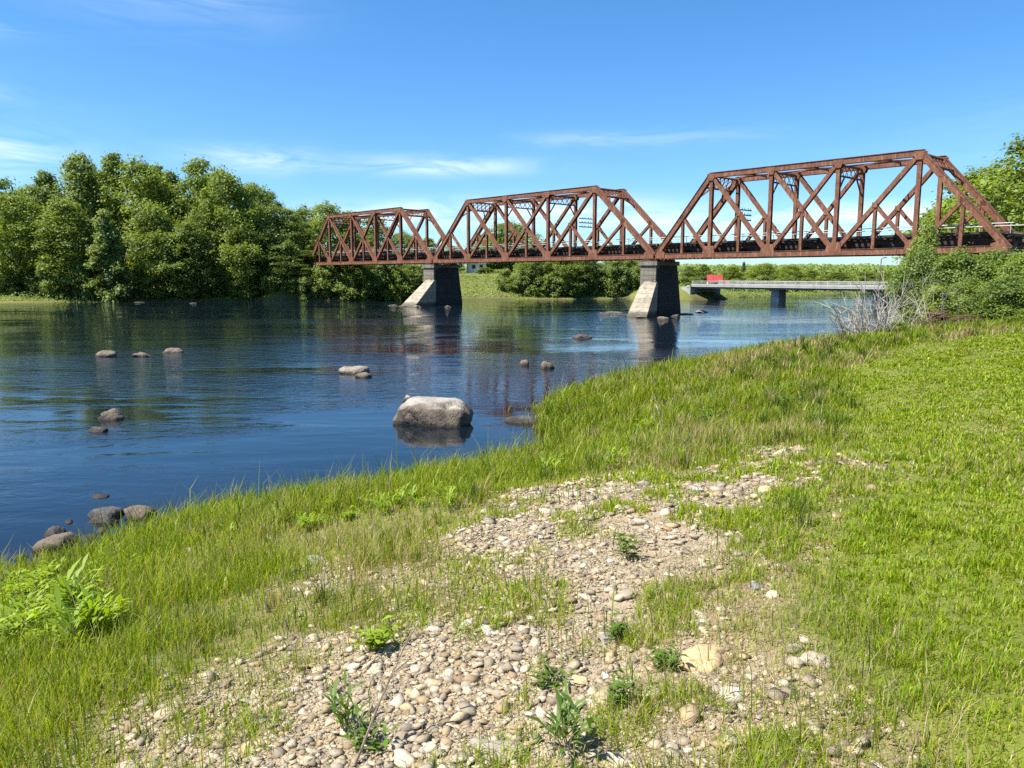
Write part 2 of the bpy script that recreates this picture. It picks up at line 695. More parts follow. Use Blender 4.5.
M = {}
M['steel'] = mat_steel()
M['dark_steel'] = simple_mat('shade_dark_steel', (.03, .022, .02), (.07, .04, .032), 2, .8)  # shade on the floor beams and stringers is put into this dark colour
M['tie'] = simple_mat('creosoted_timber', (.025, .02, .017), (.06, .05, .042), 4, .9)
M['rail_steel'] = simple_mat('worn_rail_steel', (.12, .08, .06), (.2, .15, .12), 4, .5)
M['handrail'] = simple_mat('pale_galvanised_pipe', (.42, .43, .42), (.55, .55, .53), 3, .5)
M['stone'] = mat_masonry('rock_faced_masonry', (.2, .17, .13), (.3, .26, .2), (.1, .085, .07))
M['shade_dark_stone'] = mat_masonry('shade_dark_masonry', (.03, .028, .026), (.055, .05, .046), (.02, .018, .017))  # shade on the pier shafts is put into this dark base colour
M['concrete'] = mat_masonry('weathered_concrete_blocks', (.33, .28, .2), (.45, .39, .29), (.22, .185, .135), 1.6)
M['concrete_grey'] = simple_mat('grey_concrete', (.3, .3, .28), (.44, .43, .4), .7, .85, .3, 4, .03)
M['bark'] = simple_mat('grey_brown_bark', (.05, .04, .03), (.11, .095, .075), 5, .9, .6, 12, .05)
M['deadwood'] = simple_mat('bleached_dead_wood', (.27, .225, .18), (.44, .39, .33), 6, .85)
M['dry_stem'] = simple_mat('dry_stem', (.3, .22, .12), (.45, .36, .22), 6, .85)
M['twig'] = simple_mat('brown_twig', (.13, .09, .06), (.26, .19, .13), 6, .85)
M['leaf_mid'] = leaf_mat('leaves_mid_green', (.18, .262, .04))
M['leaf_dark'] = leaf_mat('leaves_deep_green', (.15, .232, .042))
M['leaf_yellow'] = leaf_mat('leaves_yellow_green', (.2, .285, .042))
M['leaf_silver'] = leaf_mat('leaves_silver_green', (.185, .265, .07))
M['leaf_conifer'] = leaf_mat('needles_dark_green', (.035, .065, .024), trans=.15)
M['leaf_shrub'] = leaf_mat('leaves_fresh_green', (.135, .215, .034))
M['leaf_brown'] = leaf_mat('buds_brown', (.15, .11, .06), trans=.2)
M['leaf_weed'] = leaf_mat('weed_leaves', (.095, .185, .02), trans=.4)
M['leaf_lime'] = leaf_mat('lime_leaves', (.23, .36, .014), trans=.45)
M['grass'] = blade_mat('grass_blades')
M['rock_boulder'] = mat_rock('boulder_granite', (.115, .09, .066), (.21, .17, .125), (.4, .36, .3))
M['rock'] = mat_rock('river_rock', (.13, .1, .07), (.25, .195, .14))
M['rock_pale'] = mat_rock('pale_river_rock', (.24, .195, .145), (.36, .3, .225))
M['rock_dark'] = mat_rock('dark_river_rock', (.06, .055, .05), (.14, .125, .11))
M['stone_tone'] = tone_mat('loose_stone')
M['ground'] = mat_ground()
M['water'] = mat_water()
M['wall_grey'] = simple_mat('grey_clapboard', (.3, .31, .32), (.38, .39, .4), 1.5, .8)
M['wall_white'] = simple_mat('white_paint', (.68, .68, .66), (.78, .78, .76), 1.5, .7)
M['roof_grey'] = simple_mat('grey_shingle', (.12, .12, .125), (.2, .2, .2), 2, .85)
M['roof_pale'] = simple_mat('pale_metal_roof', (.55, .54, .52), (.65, .64, .62), 1, .6)
M['red'] = simple_mat('red_paint', (.28, .03, .025), (.36, .05, .04), 1.5, .6)
M['glass'] = simple_mat('dark_window_glass', (.02, .025, .03), (.03, .035, .04), 1, .15)
M['pole'] = simple_mat('weathered_pole', (.12, .1, .085), (.2, .18, .15), 3, .85)

# ------------------------------------------------------------------ ground and river sheets (one polar grid)
ang = np.concatenate([np.linspace(-180, -44, 50, endpoint=False), np.linspace(-44, 44, 430, endpoint=False), np.linspace(44, 180, 50)])
ang = R(1) * ang
rad = np.exp(np.linspace(math.log(.6), math.log(5000), 470))
AA, RR = np.meshgrid(ang, rad)
GX = np.sin(AA) * RR
GY = np.cos(AA) * RR
sh = GX.shape
gx, gy = GX.ravel(), GY.ravel()
gzv = ground_z(gx, gy)
zg, zs, zl = zones(gx, gy)
sd_, far_ = river_sd(gx, gy)
nearby = (np.hypot(gx, gy) < 45) & ~far_
zg = np.where(nearby, zg, 0)
zs = np.where(nearby, zs, 0)
zl = np.where(nearby & (np.hypot(gx, gy) < 34), zl, .55)
shore_a = sstep(.12, -.02, gzv)
nr, na = sh
idx = np.arange(nr * na).reshape(sh)
q = np.stack([idx[:-1, :-1], idx[1:, :-1], idx[1:, 1:], idx[:-1, 1:]], -1).reshape(-1, 4)[:, ::-1]
c0 = len(gx)
V = np.column_stack([gx, gy, gzv])
V = np.vstack([V, [[0, 0, gz(0, 0)]]])
cap = np.stack([np.full(na - 1, c0), idx[0, :-1], idx[0, 1:]], -1)[:, ::-1]
flat = np.concatenate([q.ravel(), cap.ravel()])
sizes = np.concatenate([np.full(len(q), 4), np.full(len(cap), 3)])
ext = lambda a: np.append(a, a[0])
ground = link('ground', np_mesh('ground', V, flat, sizes, True, attrs=dict(gravel=ext(zg), straw=ext(zs), lawn=ext(zl), shore=ext(shore_a))),
              M['ground'])
tag(ground, kind='structure')
wet = (gzv < .25)
keep = wet[q].any(axis=1) & (np.hypot(gx, gy)[q].max(axis=1) < 1500)
wq = q[keep]
used, inv = np.unique(wq.ravel(), return_inverse=True)
river = link('river_water', np_mesh('river_water', np.column_stack([gx[used], gy[used], np.zeros(len(used))]), inv, np.full(len(wq), 4), True,
                                    attrs=dict(depth=np.where(np.hypot(gx, gy)[used] > 55, np.maximum(-gzv[used] + .9, 1.4), np.maximum(-gzv[used], 0)))), M['water'])
tag(river, kind='structure')

# ------------------------------------------------------------------ railway bridge
RZ = math.atan2(-BR_D[1], -BR_D[0])         # local x points back along the bridge towards the near end
TW = 5.3                                    # distance between the two trusses
TH_ = 9.0


def truss_span(p_left, p_right, label, arm_at, hip=.779):
    L = float(np.linalg.norm(p_right - p_left)) - .16
    root = empty('railway_truss_span', (p_left[0], p_left[1], DECK_Z), RZ)
    tag(root, label, 'railway bridge', 'truss spans of the railway bridge')
    nodes = np.array([0, .2, .395, .588, hip, 1]) * L

    def X(k):
        return float(np.interp(k, range(6), nodes))
    H = TH_
    zb, zt = .28, H - .28
    st = M['steel']

    def part(name, mb, mat=st):
        return mb.build(name, mat, root)

    for y in (0.0, TW):
        s = -1 if y == 0 else 1
        # chords and end posts: box sections with a cover plate
        b = MB().beam((.05, y, zb), (L - .05, y, zb), .46, .5)
        b.beam((.0, y, .02), (L, y, .02), .6, .04)
        b.beam((.0, y, .55), (L, y, .55), .56, .04)
        for k in range(1, 20):
            xx = L * k / 20
            b.box((xx, y + s * .24, zb), (.1, .03, .5))
        part('bottom_chord', b)
        part('top_chord', MB().beam((X(1) - .1, y, zt), (X(4) + .1, y, zt), .5, .46).beam((X(1) - .3, y, zt + .26), (X(4) + .3, y, zt + .26), .64, .05)
             .beam((X(1), y, zt - .255), (X(4), y, zt - .255), .56, .035))
        part('end_post', MB().beam((.1, y, zb), (X(1), y, zt), .5, .5).beam((-.12, y, zb + .18), (X(1) - .22, y, zt + .16), .63, .05))
        part('end_post', MB().beam((L - .1, y, zb), (X(4), y, zt), .5, .5).beam((L + .12, y, zb + .18), (X(4) + .22, y, zt + .16), .63, .05))
        for k in (1, 2, 3, 4):
            part('vertical_post', MB().hbeam((X(k), y, .55), (X(k), y, zt - .2), .36, .38))
        for (a, c) in ((1, 2), (2, 3), (4, 3)):
            part('diagonal_brace', MB().hbeam((X(a), y, zt), (X(c), y, zb), .42, .4))
        part('diagonal_brace', MB().hbeam((X(3), y, zt), (X(2), y, zb), .385, .36))
        hm = H / 2
        for (a, c) in ((.5, 1), (1.5, 1), (3.5, 4), (4.5, 4)):
            part('sub_strut', MB().hbeam((X(a), y, hm), (X(c), y, zb), .33, .3))
        for a in (.5, 1.5, 2.5, 3.5, 4.5):
            part('sub_post', MB().hbeam((X(a), y, .5), (X(a), y, hm), .3, .28))
        for a in (.5, 1.5, 2.5, 3.5, 4.5):
            part('gusset_plate', MB().box((X(a), y - .235, hm), (.46, .03, .46)).box((X(a), y + .235, hm), (.46, .03, .46)))
        for k in (1, 2, 3, 4):
            def plate(z0, z1, w0, w1):
                m = MB()
                for yy in (y - .27, y + .27):
                    m.prism([[(X(k) - w0, yy - .015, z0), (X(k) + w0, yy - .015, z0), (X(k) + w1, yy - .015, z1), (X(k) - w1, yy - .015, z1)],
                             [(X(k) - w0, yy + .015, z0), (X(k) + w0, yy + .015, z0), (X(k) + w1, yy + .015, z1), (X(k) - w1, yy + .015, z1)]])
                return m
            part('gusset_plate', plate(.07, 1.25, .85, .6))
            part('gusset_plate', plate(H - .85, H - .12, .3, .5))
        for xe, dx in ((.05, 1), (L - .05, -1)):
            m = MB()
            for yy in (y - .275, y + .275):
                m.prism([[(xe, yy - .015, .07), (xe + dx * 1.3, yy - .015, .07), (xe + dx * 1.3, yy - .015, .75), (xe + dx * .35, yy - .015, 1.0)],
                         [(xe, yy + .015, .07), (xe + dx * 1.3, yy + .015, .07), (xe + dx * 1.3, yy + .015, .75), (xe + dx * .35, yy + .015, 1.0)]])
            part('gusset_plate', m)
    # floor system
    y0, y1 = .2, TW - .2
    for k in range(0, 11):
        x = max(.35, min(L - .35, X(k / 2)))
        part('floor_beam', MB().box((x, TW / 2, .5), (.05, y1 - y0, .8)).box((x, TW / 2, .08), (.34, y1 - y0, .05)).box((x, TW / 2, .92), (.34, y1 - y0, .05)),
             M['dark_steel'])
    for y in (1.55, TW - 1.55):
        part('stringer', MB().box((L / 2, y, .98), (L - .2, .06, .7)).box((L / 2, y, .62), (L - .2, .3, .04)).box((L / 2, y, 1.35), (L - .2, .3, .04)),
             M['dark_steel'])
    d = MB()
    n = int(L / .55)
    for k in range(n):
        d.box(((k + .5) * L / n, TW / 2 + random.uniform(-.08, .08), 1.48), (.26, 3.9 + random.uniform(-.15, .15), .21))
    part('timber_deck', d, M['tie'])
    for y in (TW / 2 - 1.95, TW / 2 + 1.95):
        part('guard_timber', MB().box((L / 2, y, 1.68), (L - .1, .2, .18)), M['tie'])
    for y in (TW / 2 - .75, TW / 2 + .75):
        part('rail', MB().box((L / 2, y, 1.60), (L, .14, .03)).box((L / 2, y, 1.68), (L, .025, .13)).box((L / 2, y, 1.755), (L, .07, .04)), M['rail_steel'])
    for y in (TW / 2 - 2.1, TW / 2 + 2.1):
        m = MB().tube([(0, y, 2.42), (L, y, 2.42)], [.04, .04], 6)
        for k in range(0, 11):
            xx = .2 + k * (L - .4) / 10
            m.tube([(xx, y, 1.55), (xx, y, 2.44)], [.025, .025], 5)
        part('handrail', m, M['handrail'])
    # sway frames between the trusses under the top chord
    for k in (2, 3):
        m = MB()
        x = X(k)
        zt0, zt1 = H - .55, H - 1.55
        m.beam((x, .2, zt0), (x, TW - .2, zt0), .16, .16, (1, 0, 0)).beam((x, .2, zt1), (x, TW - .2, zt1), .15, .15, (1, 0, 0))
        n = 5
        for j in range(n):
            ya, yb = .3 + j * (TW - .6) / n, .3 + (j + 1) * (TW - .6) / n
            m.beam((x + .03, ya, zt1), (x + .03, yb, zt0), .03, .08, (1, 0, 0)).beam((x - .03, ya, zt0), (x - .03, yb, zt1), .03, .08, (1, 0, 0))
        m.beam((x, .2, H - 2.9), (x, 1.3, zt1), .12, .12, (1, 0, 0)).beam((x, TW - .2, H - 2.9), (x, TW - 1.3, zt1), .12, .12, (1, 0, 0))
        part('sway_frame', m)
    for k in (1, 2, 3):                      # top lateral bracing
        m = MB()
        m.beam((X(k) + .1, .2, zt - .02), (X(k + 1) - .1, TW - .2, zt - .02), .12, .12, (0, 0, 1))
        m.beam((X(k) + .1, TW - .2, zt + .11), (X(k + 1) - .1, .2, zt + .11), .12, .12, (0, 0, 1))
        xm = X(k + .5)
        m.beam((xm, .2, zt), (xm, TW - .2, zt), .1, .14, (1, 0, 0))
        part('lateral_brace', m)
    for xa, dx, pe in ((X(1), -1, X(1)), (X(4), 1, L - X(4))):     # lattice portals in the plane of the end posts
        m = MB()
        e = Vector((dx * pe, 0, -(H - .56))).normalized()
        h0 = Vector((xa, 0, zt))
        side = Vector((e.z, 0, -e.x))

        def pt(t, y):
            v = h0 + e * t
            return (v.x, y, v.z)
        for t in (.05, 1.5):
            m.beam(pt(t, .22), pt(t, TW - .22), .24, .16, side)
        n = 6
        for j in range(n):
            ya, yb = .3 + j * (TW - .6) / n, .3 + (j + 1) * (TW - .6) / n
            m.beam(pt(.1, ya), pt(1.45, yb), .05, .1, side)
            m.beam(pt(1.45, ya), pt(.1, yb), .07, .1, side)
        m.beam(pt(3.0, .22), pt(1.55, 1.4), .14, .14, side).beam(pt(3.0, TW - .22), pt(1.55, TW - 1.4), .14, .14, side)
        part('portal_frame', m)
    for x, z in arm_at:                       # telegraph crossarms bolted to the far truss
        m = MB()
        for dz in (0, .55, 1.1):
            m.box((x + .2, TW + 1.0, z + dz), (.12, 2.6, .12))
            for q in (.35, .9, 1.6, 2.1):
                m.tube([(x + .2, TW + q, z + dz + .06), (x + .2, TW + q, z + dz + .26)], [.04, .03], 5)
        part('telegraph_crossarm', m, M['pole'])
    return root


P0 = END_NEAR
P1 = np.array([16.64, 90.1])
P2 = np.array([-12.1, 120.9])
P3 = END_FAR
truss_span(P1, P0, 'nearest rusty red truss span, ending in the bushes on the near bank', [(7.3, 4.3)], .791)
truss_span(P2, P1, 'middle rusty red truss span, resting on both stone piers', [(25.4, 4.6)])
truss_span(P3, P2, 'farthest and smallest-looking rusty truss span, meeting the wooded bank', [])

QV = np.array([.575, .818])                  # piers stand along the current


def pier(c, label, s_=1.0, ln=5.7, nose_l=5.4):
    """c: middle of the upstream end at bearing level"""
    ang_ = math.atan2(QV[1], QV[0])
    root = empty('bridge_pier', (c[0], c[1], 0), ang_)     # local x downstream
    tag(root, label, 'bridge pier', 'stone piers of the railway bridge')
    top = DECK_Z - .25
    hw = .95 * s_

    def ring(x0, x1, w, z):
        return [(x0, -w, z), (x1, -w, z), (x1, w, z), (x0, w, z)]
    MB().prism([ring(-.15, ln + .55, hw + .5, -2.2), ring(-.1, ln + .45, hw + .42, .35), ring(0, ln, hw, top - .5)]).build('masonry_shaft', M['shade_dark_stone'], root)
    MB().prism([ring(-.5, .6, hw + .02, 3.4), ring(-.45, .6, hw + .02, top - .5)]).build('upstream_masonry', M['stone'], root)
    MB().prism([ring(-.62, ln + .2, hw + .2, top - .5), ring(-.62, ln + .2, hw + .2, top)]).build('coping', M['stone'], root)
    for x in (.1, ln - 1.2):
        MB().box((x + .3, 0, top + .11), (.9, 2 * hw - .2, .22)).build('bearing_shoe', M['dark_steel'], root)
    # sloping concrete ice-breaker with a blunt nose
    z0, z1 = -2.0, 3.95

    def nose(z):
        t = (z - z0) / (z1 - z0)
        xf = -nose_l * (1 - t) - .6 * t
        w = (hw + .11 * nose_l) * (1 - t) + (hw + .1) * t
        return [(xf, w * .3, z), (xf + .25, -w, z), (.25, -hw - .12, z), (.25, hw + .12, z), (xf + .8, w, z)]
    MB().prism([nose(z0), nose(1.2), nose(z1)]).build('concrete_cutwater', M['concrete'], root)
    return root


pier(P1 - BR_N * .15 + np.array([-.5, .5]), 'nearer stone pier with a pale sloping cutwater, under the two larger spans')
pier(P2 - BR_N * .15 + np.array([-.5, .5]), 'farther stone pier with a wide pale cutwater, near the wooded bank', 1.08, 5.6, 8.6)

for E, s, lab in ((END_NEAR, -1, 'stone abutment behind the bushes, carrying the near end of the rusty bridge'),
                  (END_FAR, 1, 'stone abutment among the trees, carrying the far end of the rusty bridge')):
    c = E + BR_N * (TW / 2) + BR_D * s * 1.0
    root = empty('bridge_abutment', (c[0], c[1], 0), RZ)
    tag(root, lab, 'abutment')
    MB().box((0, 0, 3.0), (2.4, 8.6, 6.6)).build('breast_wall', M['shade_dark_stone'], root)
    MB().box((0, 0, 6.38), (2.7, 8.9, .26)).build('coping', M['stone'], root)


# ------------------------------------------------------------------ highway bridge
def highway_bridge():
    A, B = np.array([34.5, 148.5]), np.array([67.0, 108.0])
    v = B - A
    L = float(np.linalg.norm(v))
    root = empty('road_bridge', (A[0], A[1], 0), math.atan2(v[1], v[0]))
    tag(root, 'low grey concrete road bridge crossing the river beyond the railway bridge', 'road bridge')
    zt = 2.75
    MB().box((L / 2, 4, zt - .12), (L, 8.6, .26)).build('deck', M['concrete_grey'], root)
    for y in (.6, 4, 7.4):
        MB().box((L / 2, y, zt - .41), (L - .6, .5, .3)).build('girder', M['concrete_grey'], root)
    for y in (-.2, 8.2):
        MB().box((L / 2, y, zt + .14), (L, .25, .3)).build('parapet', M['concrete_grey'], root)
        m = MB().box((L / 2, y, zt + .82), (L, .09, .09)).box((L / 2, y, zt + .55), (L, .06, .06))
        for k in range(26):
            m.box((.2 + k * (L - .4) / 25, y, zt + .55), (.09, .1, .55))
        m.build('railing', M['concrete_grey'], root)
    for x in (17.0, 35.2):
        m = MB()
        m.prism([[(x - .85, 1.2, -2), (x + .85, 1.2, -2), (x + .85, 3.6, -2), (x - .85, 3.6, -2)],
                 [(x - .75, 1.3, 2.19), (x + .75, 1.3, 2.19), (x + .75, 3.5, 2.19), (x - .75, 3.5, 2.19)]])
        m.build('pier', M['concrete_grey'], root)
    for x in (-1.0, L + 1.0):
        MB().box((x, 4, 1.0), (2.2, 9.4, 2.9)).box((x - math.copysign(.6, x - 3), 4, 2.5), (.8, 9.4, .5)).build('abutment', M['concrete_grey'], root)
    # a street lamp stands on the deck
    for x, h in ((36.0, 4.4),):
        p = A + v / L * x
        lp = empty('lamp_post', (p[0], p[1], zt), 0)
        tag(lp, 'thin dark lamp post standing on the grey road bridge', 'lamp post')
        MB().tube([(0, 0, 0), (0, 0, h)], [.09, .06], 6).build('post', M['dark_steel'], lp)
        MB().tube([(0, 0, h), (.5, .2, h + .2)], [.05, .04], 5).box((.7, .28, h + .2), (.5, .2, .12)).build('lamp_head', M['dark_steel'], lp)
    return root


highway_bridge()


# ------------------------------------------------------------------ small far buildings
def house(name, loc, rz, w, d, h, rh, wall, roof, label, cat, wins=()):
    root = empty(name, loc, rz)
    tag(root, label, cat)
    MB().prism([[(-w / 2, -d / 2, -1), (w / 2, -d / 2, -1), (w / 2, d / 2, -1), (-w / 2, d / 2, -1)],
                [(-w / 2, -d / 2, h), (w / 2, -d / 2, h), (w / 2, d / 2, h), (-w / 2, d / 2, h)]]).build('wall', wall, root)
    g = MB()
    for x in (-w / 2 + .02, w / 2 - .02):
        pass
    g.prism([[(-w / 2 + .01, -d / 2, h), (-w / 2 + .01, d / 2, h), (-w / 2 + .01, 0, h + rh)], [(w / 2 - .01, -d / 2, h), (w / 2 - .01, d / 2, h), (w / 2 - .01, 0, h + rh)]])
    g.build('gable', wall, root)
    r = MB()
    o = .3
    t = .12
    for s in (-1, 1):
        e = s * (d / 2 + o)
        ez = h - o * rh / (d / 2)
        r.prism([[(-w / 2 - o, 0, h + rh + .02), (-w / 2 - o, e, ez + .02), (-w / 2 - o, e, ez + t), (-w / 2 - o, 0, h + rh + t + .03)],
                 [(w / 2 + o, 0, h + rh + .02), (w / 2 + o, e, ez + .02), (w / 2 + o, e, ez + t), (w / 2 + o, 0, h + rh + t + .03)]])
    r.build('roof', roof, root)
    for (x, z, ww, hh) in wins:
        f = MB().box((x, -d / 2 - .03, z), (ww + .16, .06, hh + .16)).build('window', M['wall_white'], root)
        MB().box((x, -d / 2 - .07, z), (ww, .03, hh)).build('pane', M['glass'], f)
    return root


p = at(598, 279, 186)
house('house', (p[0], p[1], p[2] - .4), R(25), 5.6, 5, 2.3, 1.5, M['wall_grey'], M['roof_grey'], 'grey house with dark windows among the trees on the far bank', 'house',
      ((-1.4, 1.3, .9, 1.1), (1.3, 1.3, .9, 1.1)))
p = at(476, 271, 188)
house('house', (p[0], p[1], p[2]), R(10), 4.4, 4, 1.9, .9, M['wall_white'], M['roof_pale'], 'white house with a pale roof at the top of the grassy slope', 'house', ((-.8, 1.0, .8, .9), (1.0, 1.0, .8, .9)))
p = at(714, 285, 184)
house('shed', (p[0], p[1], p[2]), R(-8), 3.0, 3.4, .9, 1.35, M['wall_white'], M['red'], 'small shed with a bright red roof beyond the road bridge', 'shed', ((.2, .3, .7, .6),))
p = at(726, 285, 184)
house('shed', (p[0], p[1], p[2]), R(-8), 1.0, 1.6, .5, .5, M['red'], M['red'], 'tiny all-red outbuilding beside the red-roofed shed', 'shed')

# utility pole behind the nearer pier
p = at(683, 292, 176)
up_ = empty('utility_pole', (p[0], p[1], p[2] - .5), R(30))
tag(up_, 'pale wooden utility pole on the far bank beside the nearer pier', 'utility pole')
MB().tube([(0, 0, 0), (0, 0, 5.6)], [.16, .11], 6).build('pole', M['pole'], up_)
MB().box((0, .16, 5.2), (1.6, .1, .12)).build('crossarm', M['pole'], up_)


# ------------------------------------------------------------------ foliage
def unit(n, r):
    v = r.normal(size=(n, 3))
    return v / np.linalg.norm(v, axis=1, keepdims=True)


def leaf_cards(r, C, Nrm, size, jitter=.7, aspect=.6, tone=None, droop=0.0):
    """diamond-shaped leaf faces at C, roughly facing Nrm"""
    n = len(C)
    nn = Nrm + unit(n, r) * jitter
    nn /= np.linalg.norm(nn, axis=1, keepdims=True)
    t = np.cross(nn, unit(n, r))
    t /= np.linalg.norm(t, axis=1, keepdims=True) + 1e-9
    if droop:
        t[:, 2] -= droop
        t /= np.linalg.norm(t, axis=1, keepdims=True)
    b = np.cross(nn, t)
    b /= np.linalg.norm(b, axis=1, keepdims=True) + 1e-9
    s = (size * r.uniform(.6, 1.35, n))[:, None]
    V = np.stack([C - t * s * .5, C + b * s * aspect * .5 - t * s * .05, C + t * s * .5 - nn * s * .12, C - b * s * aspect * .5 - t * s * .05], 1).reshape(-1, 3)
    tn = r.beta(2, 2.4, n) if tone is None else np.clip(tone + r.normal(0, .2, n), 0, 1)
    return V, np.repeat(tn, 4)


def cards_mesh(name, V, tn):
    n = len(V) // 4
    c = np.repeat(tn[:, None], 3, 1)
    return np_mesh(name, V, np.arange(n * 4), np.full(n, 4), False, c)


def tree_meshes(seed, h, r_, n, leaf, base=.12, pointed=0.0, droop=0.0, clump=(.08, .2), nclump=210, lean=0):
    """trunk-and-limbs mesh and crown mesh; the crown is leaf faces clustered on an uneven set of clumps"""
    r = np.random.default_rng(seed)
    zc0, zc1 = h * base, h
    Cs = []
    tries = 0
    lob = r.uniform(.62, 1.15, 13)
    while len(Cs) < nclump and tries < 5000:
        tries += 1
        t = r.random() ** .85
        z = zc0 + (zc1 - zc0) * t
        prof = math.sin(math.pi * min(.985, (t * .84 + .15))) ** .6
        prof = prof * (1 - pointed) + pointed * (1 - t) ** .9
        a = r.random() * 2 * math.pi
        rr = r_ * prof * lob[(int(a / (2 * math.pi) * 8.99) + int(t * 5) * 3) % 13] * (r.random() ** .38)
        c = np.array([math.cos(a) * rr, math.sin(a) * rr, z])
        if all(np.linalg.norm((c - o) * (1, 1, .9)) > r_ * .16 for o, _ in Cs):
            Cs.append((c, r_ * r.uniform(*clump)))
        elif tries % 6 == 0:
            Cs.append((c, r_ * r.uniform(*clump) * .8))
    CC = np.array([c for c, _ in Cs])
    RRr = np.array([x for _, x in Cs])
    w = RRr ** 2
    k = r.choice(len(Cs), n, p=w / w.sum())
    u = unit(n, r)
    u[:, 2] = np.where(u[:, 2] < -.25, -u[:, 2], u[:, 2])
    rad_ = RRr[k] * (r.random(n) ** .4) * r.uniform(.75, 1.3, n)
    C = CC[k] + r.normal(0, .055, (n, 3)) * r_ * np.where(r.random((n, 1)) < .2, 1.7, 1) + u * rad_[:, None] * np.array([1.12, 1.12, .85])
    C[:, 2] -= droop * RRr[k] * r.random(n) * 1.5
    tone_k = r.uniform(.15, .85, len(Cs))
    V, tn = leaf_cards(r, C, u + np.array([0, 0, .45]), leaf, .5, .66, tone_k[k], droop * .8)
    crown = cards_mesh('crown', V, tn)
    mb = MB()
    tr = max(.1, h * .018)
    pts = [(0, 0, -.6)]
    for i in range(1, 8):
        t = i / 7
        pts.append((r.normal(0, .015) * h * t, r.normal(0, .015) * h * t, h * .88 * t))
    mb.tube(pts, [tr * (1.25 - 1.1 * i / 7) for i in range(8)], 7)
    for i in r.choice(len(Cs), min(len(Cs), 26), replace=False):
        c = CC[i]
        zb = max(h * .1, c[2] - np.hypot(c[0], c[1]) * .75 - .05 * h)
        f = min(.88, zb / h) / .88 * 7
        i0 = int(min(6, f))
        a = np.array(pts[i0]) + (np.array(pts[i0 + 1]) - np.array(pts[i0])) * (f - i0)
        m_ = (a + c) / 2 + np.array([0, 0, -.03 * h])
        mb.tube([a, m_, c], [tr * .4, tr * .25, tr * .07], 5, False)
    return mb.mesh('trunk', True), crown


def proto_tree(name, tm, cm, leafmat, barkmat=None):
    cm = cm.copy()
    cm.materials.clear()
    cm.materials.append(leafmat)
    if len(tm.materials) == 0:
        tm.materials.append(barkmat or M['bark'])
    return name, tm, cm


def plant(proto, loc, rz, sx, sz, label, cat, group=None, trunk='trunk', crown='crown'):
    name, tm, cm = proto
    root = empty(name, loc, rz)
    root.scale = (sx, sx, sz)
    tag(root, label, cat, group)
    link(trunk, tm, None, root)
    link(crown, cm, None, root)
    return root


# base meshes: 20 m broad trees, and shrubs
T = {}
geo = [tree_meshes(11, 20, 6.0, 15000, .46, .08), tree_meshes(12, 20, 5.0, 13000, .46, .06, nclump=180), tree_meshes(13, 20, 6.6, 16000, .44, .1, nclump=240),
       tree_meshes(14, 20, 4.6, 13000, .42, .08, .25, .5), tree_meshes(15, 20, 5.6, 15000, .42, .05, 0, .9, (.14, .22), 95)]
T['broad_mid'] = proto_tree('broadleaf_tree', *geo[0], M['leaf_mid'])
T['broad_dark'] = proto_tree('broadleaf_tree', *geo[0], M['leaf_dark'])
T['slim_mid'] = proto_tree('broadleaf_tree', *geo[1], M['leaf_mid'])
T['slim_dark'] = proto_tree('broadleaf_tree', *geo[1], M['leaf_dark'])
T['wide_yellow'] = proto_tree('broadleaf_tree', *geo[2], M['leaf_yellow'])
T['wide_mid'] = proto_tree('broadleaf_tree', *geo[2], M['leaf_mid'])
T['tall_silver'] = proto_tree('broadleaf_tree', *geo[3], M['leaf_silver'])
T['weeping'] = proto_tree('weeping_tree', *geo[4], M['leaf_mid'])
T['weeping_silver'] = proto_tree('weeping_tree', *geo[4], M['leaf_silver'])
cg = tree_meshes(21, 14, 2.6, 9000, .4, .08, 1.0, .5, (.2, .3), 70)
T['spruce'] = proto_tree('conifer', *cg, M['leaf_conifer'])
T['willow'] = proto_tree('willow_tree', *tree_meshes(22, 12, 3.6, 11000, .4, .03, .75, .5, (.15, .24), 80), M['leaf_silver'])


CROWN_TOP = {}
for k_, p_ in T.items():
    zz_ = np.empty(len(p_[2].vertices) * 3, np.float32)
    p_[2].vertices.foreach_get('co', zz_)
    CROWN_TOP[k_] = float(np.percentile(zz_[2::3], 99.6))


def tree_at(kind, px, top_py, Y, w_px, label, group, base_z=None, cat='tree', rz=None):
    """stand a tree at forward distance Y so it is as tall and broad as in the place"""
    a = at(px, top_py, Y)
    z0 = gz(a[0], a[1]) if base_z is None else base_z
    h = a[2] - z0
    proto = T[kind]
    hh = CROWN_TOP[kind]
    rr = {'broad_mid': 6.0, 'broad_dark': 6.0, 'slim_mid': 5, 'slim_dark': 5, 'wide_yellow': 6.6, 'wide_mid': 6.6, 'tall_silver': 4.6, 'weeping': 5.6, 'weeping_silver': 5.6,
          'spruce': 2.6, 'willow': 3.6}[kind]
    wm = w_px / FPX * Y
    return plant(proto, (a[0], a[1], z0 - .1), random.uniform(0, 6.28) if rz is None else rz, wm / (2 * rr * 1.05), h / hh, label, cat, group)


